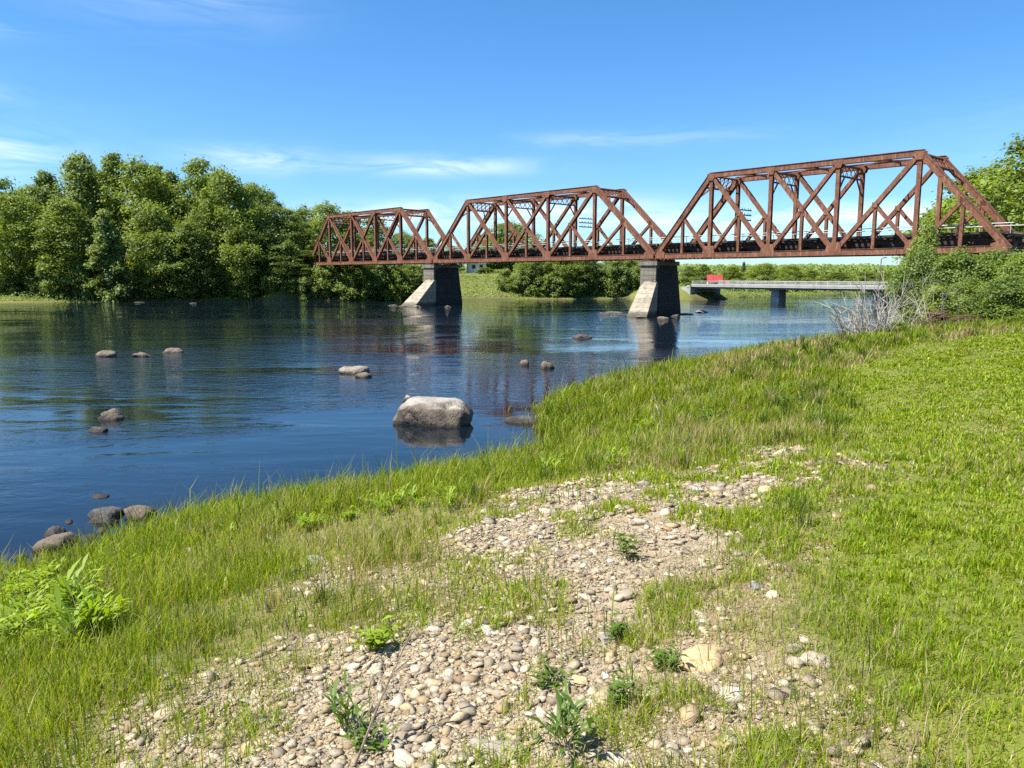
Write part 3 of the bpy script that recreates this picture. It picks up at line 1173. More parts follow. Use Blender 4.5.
BANK = 'trees on the wooded left bank'
left_trees = [
    ('broad_dark', -6, 178, 158, 62, 'dark broad tree at the very edge, behind the yellow-green one'),
    ('wide_yellow', 14, 193, 143, 82, 'yellow-green bushy tree leaning over the bank at the outer edge'),
    ('slim_dark', 45, 172, 152, 58, 'dark slim tree rising behind the yellow-green edge tree'),
    ('tall_silver', 78, 155, 150, 62, 'tallest feathery silver-green tree on the wooded bank'),
    ('broad_mid', 62, 200, 141, 70, 'round mid-green tree in front of the tall feathery one'),
    ('slim_mid', 112, 154, 156, 60, 'tall mid-green tree beside the feathery tallest tree'),
    ('willow', 104, 212, 138, 52, 'pointed pale green willow standing at the water, before the tall trees'),
    ('wide_yellow', 140, 160, 152, 80, 'broad yellow-green crown in the middle of the wooded bank'),
    ('slim_dark', 170, 172, 158, 50, 'dark narrow tree squeezed behind two broad crowns'),
    ('weeping', 152, 205, 143, 66, 'drooping green tree below the broad yellow-green crown'),
    ('broad_mid', 198, 160, 154, 66, 'tall full green tree near the middle of the wooded bank'),
    ('weeping', 222, 172, 148, 74, 'large drooping tree with hanging branches on the wooded bank'),
    ('broad_dark', 188, 222, 142, 60, 'low dark tree overhanging the water, under the tall full one'),
    ('weeping_silver', 252, 186, 152, 66, 'drooping silvery tree before the wood drops away'),
    ('slim_mid', 268, 192, 158, 46, 'slim loose-crowned tree behind the drooping silvery one'),
    ('weeping', 242, 222, 145, 60, 'low drooping tree at the water in front of the silvery one'),
    ('broad_mid', 284, 208, 155, 48, 'round green tree on the falling end of the wood'),
    ('broad_dark', 275, 245, 147, 52, 'low dark tree hanging over the bank below the round one'),
    ('slim_mid', 303, 222, 160, 36, 'small slim tree just before the end post of the far span'),
    ('wide_yellow', 326, 203, 172, 58, 'yellow-green tree right behind the end of the far span'),
    ('broad_dark', 306, 250, 150, 44, 'dark low tree in front of the far bridge end'),
    ('tall_silver', 350, 212, 176, 40, 'feathery tree seen through the start of the far span'),
    ('broad_mid', 374, 218, 174, 52, 'mid-green tree seen through the middle of the far span'),
    ('wide_yellow', 404, 232, 176, 46, 'yellow-green tree seen through the end of the far span'),
    ('slim_mid', 428, 238, 180, 36, 'slim tree above the farther pier'),
    ('broad_mid', 30, 186, 168, 62, 'soft green crown filling behind the yellow-green edge tree'),
    ('wide_yellow', 92, 168, 170, 66, 'light crown filling behind the feathery tallest tree'),
    ('slim_mid', 155, 166, 172, 60, 'light green crown behind the broad yellow-green one'),
    ('wide_yellow', 214, 170, 172, 64, 'light crown showing behind the tall full green tree'),
    ('broad_mid', 250, 184, 172, 56, 'green crown behind the drooping silvery tree'),
    ('wide_mid', 302, 207, 176, 52, 'soft green crown closing the gap before the far end post'),
    ('broad_dark', 292, 258, 146.5, 40, 'dark overhanging tree below the far end post'),
    ('broad_mid', 330, 262, 147.5, 38, 'leafy tree under the first panel of the far span'),
    ('weeping', 356, 258, 148, 40, 'drooping tree under the middle of the far span'),
    ('broad_dark', 384, 262, 149, 38, 'dark tree under the far span, nearer the pier'),
    ('broad_mid', 410, 264, 151, 34, 'leafy tree half hidden by the farther pier'),
]
for k, px, ty, Y, w, lab in left_trees:
    tree_at(k, px, ty, Y, w, lab, BANK)
# growth along the waterline of the wooded bank and below the far span
sg = [tree_meshes(31, 4, 2.4, 3600, .3, .0, nclump=34, clump=(.2, .34)), tree_meshes(32, 4, 2.9, 4200, .3, .0, nclump=42, clump=(.18, .3)), tree_meshes(33, 4, 2.0, 3200, .28, .0, .3, nclump=30, clump=(.2, .34))]
SH = [proto_tree('riverside_shrub', *sg[0], M['leaf_dark'], M['twig']), proto_tree('riverside_shrub', *sg[1], M['leaf_mid'], M['twig']),
      proto_tree('riverside_shrub', *sg[2], M['leaf_yellow'], M['twig']), proto_tree('riverside_shrub', *sg[1], M['leaf_shrub'], M['twig'])]
for i in range(30):
    px = -12 + i * 15.2 + random.uniform(-5, 5)
    Y0 = np.interp(px, [0, 150, 300, 400, 440], [134, 141, 146.3, 147.5, 152]) + random.uniform(0, 3)
    a = at(px, 290, Y0)
    hgt = random.uniform(.8, 1.5) if px > 210 else random.uniform(.9, 1.7)
    if px < 45:
        hgt *= .75
        Y0 += 5
        a = at(px, 290, Y0)
    pr = SH[[0, 1, 0, 1][i % 4]]
    plant(pr, (a[0], a[1], gz(a[0], a[1]) - .1), random.uniform(0, 6.28), random.uniform(.9, 1.3), hgt,
          'green shrub in the thicket along the foot of the wooded left bank', 'shrub', 'shrubs along the wooded bank', 'stems', 'foliage')

for i in range(12):
    px = 268 + i * 12 + random.uniform(-4, 4)
    a = at(px, 290, random.uniform(143.2, 145.5))
    if gz(a[0], a[1]) < .05:
        a = at(px, 290, 147)
    plant(SH[i % 3], (a[0], a[1], gz(a[0], a[1]) - .1), random.uniform(0, 6.28), random.uniform(.9, 1.3), random.uniform(.8, 1.4),
          'green shrub in the thicket along the foot of the wooded left bank', 'shrub', 'shrubs along the wooded bank', 'stems', 'foliage')

# far bank between the piers and beyond
MIDB = 'trees on the far bank behind the bridge'
mid_trees = [
    ('broad_mid', 484, 267, 179, 22, 'small leafy tree half hiding the white house'),
    ('broad_mid', 452, 246, 186, 34, 'mid-green tree right behind the farther pier'),
    ('broad_dark', 492, 233, 196, 56, 'dark tree on the far bank where the grassy slope ends'),
    ('wide_mid', 511, 222, 190, 66, 'tallest tree behind the middle span'),
    ('wide_mid', 534, 240, 178, 48, 'wide mid-green tree beside the tallest one behind the middle span'),
    ('broad_dark', 556, 252, 172, 42, 'dark round tree under the centre of the middle span'),
    ('weeping_silver', 548, 264, 165, 36, 'silvery drooping bush-like tree by the water under the middle span'),
    ('broad_mid', 574, 254, 182, 40, 'mid-green tree just before the grey house'),
    ('slim_dark', 590, 252, 200, 30, 'dark slim tree behind the grey house'),
    ('wide_mid', 618, 256, 200, 44, 'wide tree behind and beyond the grey house'),
    ('weeping_silver', 628, 262, 176, 40, 'silvery tree beside the nearer pier'),
    ('broad_mid', 646, 258, 190, 32, 'mid-green tree directly behind the nearer pier'),
    ('broad_dark', 690, 266, 184, 26, 'dark tree just beyond the nearer pier, by the utility pole'),
    ('slim_mid', 704, 264, 205, 20, 'slim tree rising behind the red-roofed shed'),
    ('broad_mid', 733, 266, 205, 28, 'mid-green tree beyond the tiny red outbuilding'),
    ('spruce', 744, 262, 230, 8, 'dark pointed conifer beyond the road bridge'),
    ('wide_yellow', 765, 263, 190, 40, 'broadest bright rounded tree beyond the road bridge'),
    ('wide_yellow', 790, 265, 196, 34, 'second bright rounded tree, beyond the road bridge pier'),
    ('broad_mid', 812, 270, 225, 30, 'low green tree beyond the road bridge, past the rounded pair'),
    ('spruce', 829, 264, 330, 9, 'lone tall pine standing above the distant wood'),
    ('broad_dark', 838, 272, 230, 34, 'dark low tree on the far shore past the lone pine'),
    ('wide_mid', 866, 271, 235, 36, 'mid-green low tree at the far river bend'),
    ('broad_mid', 894, 270, 240, 34, 'green tree at the far bend, half behind the near bushes'),
    ('broad_mid', 532, 252, 158, 44, 'dark leafy tree at the water where the open slope ends'),
    ('weeping', 560, 251, 156.5, 46, 'drooping tree close to the water under the middle span'),
    ('broad_dark', 586, 253, 158, 42, 'dark low tree below the grey house, at the water'),
    ('weeping_silver', 612, 255, 160, 42, 'silvery low tree right of the grey house'),
    ('broad_mid', 640, 257, 163, 36, 'leafy tree whose foot is hidden by the nearer pier'),
]
for k, px, ty, Y, w, lab in mid_trees:
    tree_at(k, px, ty, Y, w, lab, MIDB)
sp_ = [(530, 0), (548, 2), (560, 1), (573, 1), (586, 0), (599, 2), (611, 1), (623, 0), (636, 1), (649, 1), (505, 1), (522, 0), (540, 1), (553, 0), (566, 1), (579, 3), (592, 2), (604, 1), (616, 2), (629, 1), (642, 3), (655, 0), (684, 1), (694, 3), (735, 1), (750, 0), (764, 1), (778, 1), (792, 0),
       (806, 1), (820, 2), (834, 1), (848, 0), (862, 1), (876, 1), (890, 0)]
for i, (px, k) in enumerate(sp_):
    Y0 = float(np.interp(px, [440, 560, 640, 700, 800, 840, 900], [156, 153.5, 158.5, 167, 186, 203, 214])) + random.uniform(0, 3)
    a = at(px, 290, Y0)
    plant(SH[k], (a[0], a[1], gz(a[0], a[1]) - .1), random.uniform(0, 6.28), random.uniform(.7, 1.1), random.uniform(.55, .95) * (1.45 if 515 < px < 662 else 1),
          'green shrub along the waterline of the far bank behind the bridges', 'shrub', 'shrubs along the far bank', 'stems', 'foliage')

# rough growth on the far banks
br_ = np.random.default_rng(9)
bx = br_.uniform(-110, 120, 260000)
by = br_.uniform(118, 230, 260000)
bd, bf = river_sd(bx, by)
kk = bf & (bd > .1) & (bd < 16) & (np.abs(bx / by) < .75)
bx, by = bx[kk], by[kk]
bz = ground_z(bx, by) + br_.random(len(bx)) ** 1.6 * (.25 + .8 * sstep(.45, .7, fbm(bx, by, .2, 3, 60)))
tb = np.clip(.25 + .6 * fbm(bx, by, .12, 3, 61), 0, 1)
Vb, tb2 = leaf_cards(br_, np.column_stack([bx, by, bz]), np.tile([-.2, -.3, .9], (len(bx), 1)), .42, .7, .5, tb)
tag(link('bank_undergrowth', cards_mesh('bank_undergrowth', Vb, tb2), M['leaf_dark']), 'rough grass and low weeds covering the far banks', 'undergrowth', kind='stuff')

# distant wooded hills: one uncountable mass beyond the river bend
fr = np.random.default_rng(5)
nF = 170000
fa = R(1) * fr.uniform(-34, 34, nF)
fd = fr.uniform(330, 620, nF)
fX, fY = np.sin(fa) * fd, np.cos(fa) * fd
ftop = 6 + 7.5 * fbm(fX, fY, .06, 3, 40) + (fd - 330) * .012
fz = 3.2 + (ftop * .42 + 1.6 * vnoise(fX * .22, fY * .22)) * fr.random(nF) ** .45
Vf, tf = leaf_cards(fr, np.column_stack([fX, fY, fz]), np.tile([-.3, -.6, .7], (nF, 1)), 1.3, .6, .7)
wood = link('distant_woods', cards_mesh('distant_woods', Vf, tf), M['leaf_mid'])
tag(wood, 'distant low wood closing the horizon beyond the river bend', 'woods', kind='stuff')

# trees on the right beyond the near end of the bridge
RT = 'trees beyond the near end of the bridge'
tree_at('wide_mid', 1052, 131, 84, 140, 'tallest leafy tree at the edge, rising beyond the bridge end', RT)
tree_at('wide_yellow', 1004, 164, 108, 135, 'yellow-green tree beyond the near end posts of the bridge', RT)
tree_at('broad_mid', 974, 178, 150, 112, 'rounded tree seen through the end panel of the near span', RT)
tree_at('wide_mid', 950, 202, 165, 84, 'lowest tree in the slope of crowns behind the near span', RT)
tree_at('wide_yellow', 985, 208, 128, 84, 'short bright tree between the rounded one and the end posts', RT)
tree_at('broad_mid', 1036, 185, 90, 80, 'bushy tree below the tallest one at the bridge end', RT)

# shrubs between the lawn and the bridge (close: small leaves)
bg = [tree_meshes(41, 4, 1.9, 17000, .13, .0, nclump=70, clump=(.16, .28)), tree_meshes(42, 4, 2.2, 19000, .13, .0, nclump=85, clump=(.15, .26)),
      tree_meshes(43, 4, 1.6, 15000, .12, .0, .35, nclump=60, clump=(.16, .28))]
BU = {'a': proto_tree('bush', *bg[0], M['leaf_shrub'], M['twig']), 'b': proto_tree('bush', *bg[1], M['leaf_shrub'], M['twig']),
      'c': proto_tree('bush', *bg[2], M['leaf_yellow'], M['twig']), 'd': proto_tree('bush', *bg[1], M['leaf_mid'], M['twig']),
      'e': proto_tree('bush', *bg[2], M['leaf_brown'], M['twig'])}


def bush_at(k, px, top, Y, w_px, label):
    a = at(px, top, Y)
    z0 = gz(a[0], a[1])
    r0 = {'a': 1.9, 'b': 2.2, 'c': 1.6, 'd': 2.2, 'e': 1.6}[k]
    plant(BU[k], (a[0], a[1], z0 - .15), random.uniform(0, 6.28), w_px / FPX * Y / (2 * r0), (a[2] - z0) / 4.0, label, 'bush', 'bushes at the end of the lawn', 'stems', 'foliage')


bush_at('c', 926, 225, 40, 40, 'tall loose green bush reaching up to the bottom chord of the bridge')
bush_at('a', 962, 251, 37, 72, 'full green bush covering the bridge deck near its end')
bush_at('b', 1003, 252, 36, 84, 'big rounded bush at the foot of the bridge end post')
bush_at('d', 1042, 247, 33, 80, 'darker bush at the very edge of the lawn, largest of all')
bush_at('a', 1012, 275, 29, 76, 'low leafy bush in front of the big rounded one')
bush_at('d', 975, 278, 32, 56, 'mid-height green bush behind the brownish thicket')
bush_at('b', 922, 254, 39, 64, 'yellow-green bush next to the water, left of the full bush')
bush_at('c', 938, 285, 31, 48, 'low yellow-green bush behind the bleached dead branches')
bush_at('e', 968, 312, 28.5, 46, 'brownish half-bare bush at the corner of the lawn')
bush_at('e', 940, 308, 30, 40, 'brownish twiggy bush behind the dead branches')
bush_at('c', 902, 318, 27.5, 44, 'small bright bush at the lawn edge below the dead branches')
bush_at('c', 1036, 305, 26.5, 50, 'small leafy bush at the lawn edge by the frame side')
bush_at('c', 850, 338, 31, 34, 'lowest little bush on the bank, beside the dead branches and the water')


# bleached dead branches
def dead_bush(px, py, Y, h, spread, n, label, mat='deadwood', r0=.028, lean=(0, 0), seed=1):
    r = np.random.default_rng(seed)
    a = at(px, py, Y)
    z0 = gz(a[0], a[1])
    m = MB()
    for i in range(n):
        bx, by = r.normal(0, spread * .16, 2)
        d = np.array([r.normal(lean[0], .5), r.normal(lean[1], .4), 1.0])
        d /= np.linalg.norm(d)
        L = h * r.uniform(.5, 1.1)
        pts = [np.array([bx, by, -.1])]
        for k in range(5):
            d = d + r.normal(0, .13, 3)
            d /= np.linalg.norm(d)
            pts.append(pts[-1] + d * L / 5)
        rr = r0 * r.uniform(.5, 1.2)
        m.tube(pts, [rr * (1 - .15 * k) for k in range(6)], 5)
        for j in range(int(r.integers(2, 5))):
            k = int(r.integers(1, 5))
            dd = d + r.normal(0, .6, 3)
            dd /= np.linalg.norm(dd)
            q0 = pts[k]
            l2 = L * r.uniform(.15, .4)
            m.tube([q0, q0 + dd * l2 * .5, q0 + dd * l2 + r.normal(0, .03, 3)], [rr * .6, rr * .4, rr * .2], 4, False)
    o = m.build('dead_bush', M[mat])
    o.location = (a[0], a[1], z0)
    tag(o, label, 'dead bush')
    return o


dead_bush(868, 352, 26.5, 2.0, 2.2, 44, 'bleached tangle of dead branches at the end of the lawn', seed=1, lean=(-.15, 0))
dead_bush(893, 340, 28.5, 2.5, 2.0, 26, 'taller bare dead branches leaning towards the green bushes', seed=2, lean=(.25, 0), r0=.018)
dead_bush(930, 330, 30, 2.9, 1.6, 16, 'tall thin bare stems rising through the brownish bushes', seed=3, r0=.015)
dead_bush(846, 352, 27.5, 1.3, 1.4, 22, 'low bleached twigs on the bank beside the water', seed=4, lean=(-.3, 0), r0=.014)


# ------------------------------------------------------------------ rocks
def ico(sub):
    import bmesh
    bm = bmesh.new()
    bmesh.ops.create_icosphere(bm, subdivisions=sub, radius=1)
    V = np.array([v.co[:] for v in bm.verts])
    F = np.array([[v.index for v in f.verts] for f in bm.faces])
    bm.free()
    return V, F


I2, I3, I4, I5 = ico(1), ico(2), ico(3), ico(4)


def rock_verts(base, seed, dims, rough=.18, boxy=.35, cuts=6):
    r = np.random.default_rng(seed)
    V = base.copy()
    n = V.copy()
    # flatten with random planes for facets, push towards a loaf shape
    V = np.sign(V) * np.abs(V) ** (1 - boxy * .6)
    for _ in range(cuts):
        d = unit(1, r)[0]
        lim = r.uniform(.62, .95)
        k = V @ d
        V = V - np.outer(np.maximum(k - lim, 0) * .85, d)
    o = r.uniform(0, 50, 3)
    cr = np.abs(vnoise(n[:, 0] * 1.3 + n[:, 2] * .6 + o[0], n[:, 1] * 1.3 - n[:, 2] * .8 + o[1]) - .5)
    V = V * (1 - .14 * np.exp(-(cr / .035) ** 2) * min(1, rough * 6))[:, None]
    for s, a in ((1.4, rough), (3.1, rough * .5), (7.0, rough * .25), (15.0, rough * .1)):
        o = r.uniform(0, 50, 3)
        f = vnoise(n[:, 0] * s + o[0], n[:, 1] * s + o[1]) + vnoise(n[:, 1] * s + o[2], n[:, 2] * s + o[0]) + vnoise(n[:, 2] * s + o[1], n[:, 0] * s + o[2]) - 1.5
        V = V + n * (f * a)[:, None]
    return V * np.array(dims)


def rock(name, loc, dims, seed, mat, label, cat='rock', group=None, base=I4, rough=.22, boxy=.42, rz=0, color=None, cuts=13):
    V = rock_verts(base[0], seed, dims, rough, boxy, cuts)
    F = base[1]
    c = None if color is None else np.tile(color, (len(V), 1))
    me = np_mesh(name, V, F.ravel(), np.full(len(F), 3), mat != 'stone_tone', c)
    o = link(name, me, M[mat])
    o.location = [float(c) for c in loc]
    o.rotation_euler = (0, 0, rz)
    tag(o, label, cat, group)
    return o


def river_rock(px0, px1, py_top, py_w, seed, mat, label, depth=.8, **kw):
    """px0..px1 across, top and waterline rows"""
    b = at_z((px0 + px1) / 2, py_w, 0)
    w = (px1 - px0) / FPX * b[1]
    hh = (py_w - py_top) / FPX * b[1]
    y = b[1] + w * .5 * depth
    r = kw.pop('name', 'rock')
    sink = kw.pop('sink', .55)
    return rock(r, (b[0], y, hh * .95 - hh * (1 + sink) * .85), (w / 2, w * .5 * depth, hh * (1 + sink) * .85), seed, mat, label, group='rocks standing in the river', **kw)


river_rock(388, 473, 402, 428, 5, 'rock_boulder', 'largest grey boulder in the river, with a flat top coloured as sunlit', .8, name='boulder', base=I5, rough=.13, boxy=.7, sink=.75, cuts=5)
river_rock(400, 413, 396, 402, 6, 'rock_boulder', 'pointed little rock tip just behind the large boulder', 1.0)
river_rock(426, 440, 397, 401, 7, 'rock_dark', 'low dark stone behind the large boulder', 1.0)
river_rock(335, 367, 364, 374, 8, 'rock_pale', 'flat-topped brownish rock beyond the large boulder')
river_rock(354, 371, 373, 378, 9, 'rock', 'small low stone touching the flat-topped brownish rock')
river_rock(92, 119, 410, 421, 10, 'rock', 'grey rounded rock alone in the near left water')
river_rock(78, 103, 427, 433, 11, 'rock_dark', 'barely emerging wet stone below the lone rounded rock')
river_rock(93, 114, 351.5, 357, 12, 'rock', 'leftmost grey rock of the row of three upstream')
river_rock(131, 150, 351.5, 357, 13, 'rock', 'middle grey rock of the row of three upstream')
river_rock(162, 181, 349, 353, 14, 'rock', 'thinnest and rightmost rock of the row of three upstream')
river_rock(70, 120, 515, 526, 15, 'rock_dark', 'dark jagged rock near the shore beside a rounder one', 1.0, rough=.34)
river_rock(112, 151, 508, 521, 16, 'rock', 'rounded brown rock near the shore beside the jagged one', 1.0)
river_rock(22, 68, 542, 555, 17, 'rock', 'brown wedge-shaped rock closest to the grassy shore', 1.0)
river_rock(36, 60, 527, 540, 18, 'rock_dark', 'small dark rock behind the wedge-shaped one at the shore', 1.0)
river_rock(518, 529, 360, 366, 19, 'rock', 'small brown rock in the reflection of the bridge')
river_rock(539, 555, 362, 369, 20, 'rock', 'rounded grey rock near the tip of the grassy shore')
river_rock(570, 592, 335, 339, 21, 'rock_dark', 'thin dark ledge of rock in the open water before the nearer pier')
river_rock(505, 545, 417, 424, 22, 'rock_dark', 'long dark flat rock awash beside the grassy shore', .5)
river_rock(538, 552, 402, 409, 23, 'rock', 'reddish stone at the grassy shore tip')
river_rock(86, 104, 494, 499, 24, 'rock_dark', 'small wet stone awash above the jagged rock')
river_rock(189, 196, 302.6, 303.5, 25, 'rock', 'pale stone at the foot of the wooded bank')
river_rock(132, 143, 301.8, 302.6, 26, 'rock', 'pale flat rock at the wooded bank beside the grassy knoll')
for i, (px, py, w) in enumerate([(14, 561, 16), (60, 551, 14), (84, 541, 18), (100, 534, 12), (146, 528, 14), (176, 521, 10), (66, 524, 10)]):
    river_rock(px - w / 2, px + w / 2, py - 4, py, 90 + i, ['rock_dark', 'rock'][i % 2], 'small wet stone lying at the edge of the grassy shore', 1.1)
# rubble at the feet of the piers
for i, (px, py, w) in enumerate([(604, 314, 16), (615, 313, 18), (628, 316, 20), (643, 318, 15), (664, 318.5, 17), (677, 317, 12), (688, 315, 18), (704, 313, 18),
                                 (392, 306, 12), (402, 307, 14), (416, 307.5, 12), (447, 307.5, 12)]):
    river_rock(px - w / 2, px + w / 2, py - random.uniform(1, 2.2), py, 60 + i, ['rock', 'rock_pale', 'rock_dark'][i % 3],
               'grey rubble stone heaped at the foot of %s pier' % ('the nearer' if i < 8 else 'the farther'), 1.2)

# ------------------------------------------------------------------ gravel and loose stones
STONE_COL = np.array([(.44, .37, .285), (.49, .415, .32), (.38, .315, .24), (.52, .43, .31), (.42, .31, .205), (.31, .27, .225), (.56, .49, .4), (.49, .375, .235)])


def sector_points(n, r0, r1, power, half=40):
    """random points in front of the camera, density falling as distance**-power"""
    a = R(1) * rng.uniform(-half, half, n)
    e = 2 - power
    u = rng.random(n)
    r = (r0 ** e + u * (r1 ** e - r0 ** e)) ** (1 / e)
    return np.sin(a) * r, np.cos(a) * r, r


def stone_batch(x, y, size, base, nproto=24, flat=(.2, .5)):
    n = len(x)
    z = ground_z(x, y)
    protos = [rock_verts(base[0], 900 + k, (1, 1, 1), .6, .3, 18) for k in range(nproto)]
    P = np.array(protos)
    k = rng.integers(0, nproto, n)
    V = P[k]
    V = V * np.stack([size, size * rng.uniform(.6, 1, n), size * rng.uniform(*flat, n)], 1)[:, None, :]
    a = rng.uniform(0, 6.28, n)
    tl = rng.normal(0, .22, n)
    c, s = np.cos(a)[:, None], np.sin(a)[:, None]
    Vz = V[..., 2] + V[..., 0] * tl[:, None]
    V = np.stack([V[..., 0] * c - V[..., 1] * s, V[..., 0] * s + V[..., 1] * c, Vz], -1)
    V += np.stack([x, y, z + size * .18], 1)[:, None, :]
    col = STONE_COL[rng.integers(0, len(STONE_COL), n)] * rng.uniform(.5, 1.06, (n, 1)) * np.array([[1.0, .975, .88]])
    nv = base[0].shape[0]
    F = (base[1][None] + (np.arange(n) * nv)[:, None, None]).reshape(-1)
    return V.reshape(-1, 3), F, np.repeat(col, nv, 0)


x, y, r = sector_points(210000, 2.2, 24, 1.35)
g_, s_, l_ = zones(x, y)
mixz = sstep(-.3, .3, poly_sd(x, y, MIX_POLY))
dens = np.clip(g_ * (.55 + .45 * sstep(.35, .6, fbm(x, y, 2.5, 3, 50))) * (1 - .55 * np.maximum(s_, mixz)) + s_ * .12 + .02 * (1 - l_), 0, 1)
d_, _ = river_sd(x, y)
k = (rng.random(len(x)) < dens) & (d_ > .5)
x, y, r = x[k], y[k], r[k]
fx, fy, fr_ = sector_points(330000, 2.2, 16, 1.35)
fg, fs_, fl_ = zones(fx, fy)
fk = (rng.random(len(fx)) < np.clip(fg * (1 - .4 * fs_) + .25 * fs_ + .04 * (1 - fl_), 0, 1)) & (np.abs(fx / fy) < .72)
fx, fy, fr_ = fx[fk], fy[fk], fr_[fk]
sz = np.clip(np.exp(rng.normal(math.log(.0135), .62, len(x))), .005, .06) * np.clip(r / 6, .85, 1.7)
V1, F1, C1 = stone_batch(x, y, sz, I2)
OCT = (np.array([(1, 0, 0), (-1, 0, 0), (0, 1, 0), (0, -1, 0), (0, 0, 1), (0, 0, -1.)]), np.array([(0, 2, 4), (2, 1, 4), (1, 3, 4), (3, 0, 4), (2, 0, 5), (1, 2, 5), (3, 1, 5), (0, 3, 5)]))
V2, F2, C2 = stone_batch(fx, fy, rng.uniform(.004, .011, len(fx)) * np.clip(fr_ / 5, .8, 2.2), OCT)
F1 = np.concatenate([F1, F2 + len(V1)])
V1, C1 = np.vstack([V1, V2]), np.vstack([C1, C2])
gravel = link('gravel', np_mesh('gravel', V1, F1, np.full(len(F1) // 3, 3), False, C1), M['stone_tone'])
tag(gravel, 'pale gravel strewn down the bank between lawn and river grass', 'gravel', kind='stuff')

# larger loose stones, one object each (meshes shared)
sproto = []
for k in range(10):
    V = rock_verts(I3[0], 700 + k, (1, .78, .42), .45, .4, 18)
    for c in (1, 3, 4):
        pass
    sproto.append(V)
smesh = []
for k in range(20):
    c = STONE_COL[k % len(STONE_COL)]
    smesh.append(np_mesh('stone', sproto[k % 10], I3[1].ravel(), np.full(len(I3[1]), 3), False, np.tile(c, (len(sproto[0]), 1))))
    smesh[-1].materials.append(M['stone_tone'])
x, y, r = sector_points(2600, 2.8, 20, 1.2)
g_, s_, l_ = zones(x, y)
k = np.where((rng.random(len(x)) < np.clip(g_ * 1.0 + s_ * .25, 0, 1)) & (np.abs(x / y) < .67))[0][:130]
for i in k:
    o = link('stone', smesh[int(rng.integers(0, 20))])
    s = float(np.clip(np.exp(rng.normal(math.log(.045), .35)), .03, .1) * np.clip(r[i] / 7, .8, 1.5))
    o.location = (x[i], y[i], gz(x[i], y[i]) + s * .12)
    o.scale = (s, s, s * float(rng.uniform(.8, 1.2)))
    o.rotation_euler = (float(rng.normal(0, .15)), float(rng.normal(0, .15)), float(rng.uniform(0, 6.28)))
    tag(o, 'fist-sized pale stone lying loose among the gravel', 'stone', 'loose stones on the gravel')

named = [(706, 662, 60, (.5, .37, .2), 'large flat buff stone on the dry straw, biggest of the loose stones'),
         (580, 683, 30, (.5, .38, .2), 'buff rounded stone beside the tufted weed clump'),
         (606, 674, 13, (.55, .54, .52), 'small white round stone beside the buff one'),
         (817, 666, 36, (.4, .33, .24), 'pale stone half sunk at the edge of the lawn'),
         (755, 590, 24, (.2, .2, .2), 'dark grey flat stone where grass meets gravel'),
         (712, 497, 18, (.5, .38, .2), 'yellowish stone of the pair at the top of the gravel'),
         (696, 493, 18, (.42, .4, .37), 'grey stone of the pair at the top of the gravel'),
         (602, 697, 26, (.42, .33, .22), 'tan stone below the white round one'),
         (706, 743, 16, (.46, .36, .24), 'small tan upright stone near the bottom of the dry patch'),
         (747, 739, 24, (.46, .4, .32), 'flat cream stone near the bottom of the dry patch'),
         (500, 752, 60, (.33, .28, .22), 'broad brown slab lying in the gravel at the bottom'),
         (317, 565, 28, (.33, .31, .28), 'grey round stone in the grass gap above the gravel'),
         (295, 576, 20, (.36, .33, .29), 'smaller grey stone beside the round one in the grass gap'),
         (488, 634, 20, (.5, .46, .4), 'cream angular stone in the middle of the gravel'),
         (527, 632, 20, (.42, .36, .28), 'tan stone next to the cream angular one'),
         (626, 600, 24, (.36, .29, .22), 'brown stone at the right edge of the open gravel'),
         (376, 673, 22, (.46, .4, .3), 'tan stone half under the grass on the river side of the gravel'),
         (292, 697, 20, (.5, .46, .4), 'pale stone in thin grass above the bottom of the gravel'),
         (610, 640, 26, (.27, .25, .23), 'grey stone among the sprouting weeds'),
         (700, 630, 22, (.46, .41, .33), 'cream stone in the grass above the large flat buff one'),
         (185, 745, 16, (.5, .48, .44), 'small white stone in the gravel corner by the tall grass'),
         (260, 745, 18, (.46, .44, .42), 'upright pale stone in the lower gravel by the grass')]
for i, (px, py, w, c, lab) in enumerate(named):
    b = on_ground(px, py)
    s = w / FPX * b[1] / 2
    rock('stone', (b[0], b[1], gz(b[0], b[1]) + s * .1), (s, s * .7, s * .34), 300 + i, 'stone_tone', lab, 'stone', 'notable stones on the bank', I4, .34, .45, rng.uniform(0, 6), np.array(c))


# ------------------------------------------------------------------ grass
def blades(x, y, h, w, col, lean=.35, curl=.5, ld=None):
    n = len(x)
    z = ground_z(x, y) - .005
    a = rng.uniform(0, 6.28, n)
    ld = rng.uniform(0, 6.28, n) if ld is None else ld
    a = np.where(rng.random(n) < .7, ld + 1.57, a)
    wv = np.stack([np.cos(a), np.sin(a), np.zeros(n)], 1) * (w / 2)[:, None]
    la = np.abs(rng.normal(0, lean, n))
    L1 = np.stack([np.cos(ld) * np.sin(la), np.sin(ld) * np.sin(la), np.cos(la)], 1)
    lb = la + np.abs(rng.normal(curl, curl * .5, n))
    L2 = np.stack([np.cos(ld) * np.sin(lb), np.sin(ld) * np.sin(lb), np.cos(lb)], 1)
    B = np.stack([x, y, z], 1)
    Mi = B + L1 * (h * .55)[:, None]
    T_ = Mi + L2 * (h * .45)[:, None]
    V = np.stack([B - wv, B + wv, Mi + wv * .75, Mi - wv * .75, T_], 1).reshape(-1, 3)
    o = (np.arange(n) * 5)[:, None]
    F = np.concatenate([o + 0, o + 1, o + 2, o + 3, o + 3, o + 2, o + 4], 1).ravel()
    sizes = np.tile([4, 3], n)
    C = np.repeat(col, 5, 0)
    return V, F, sizes, C


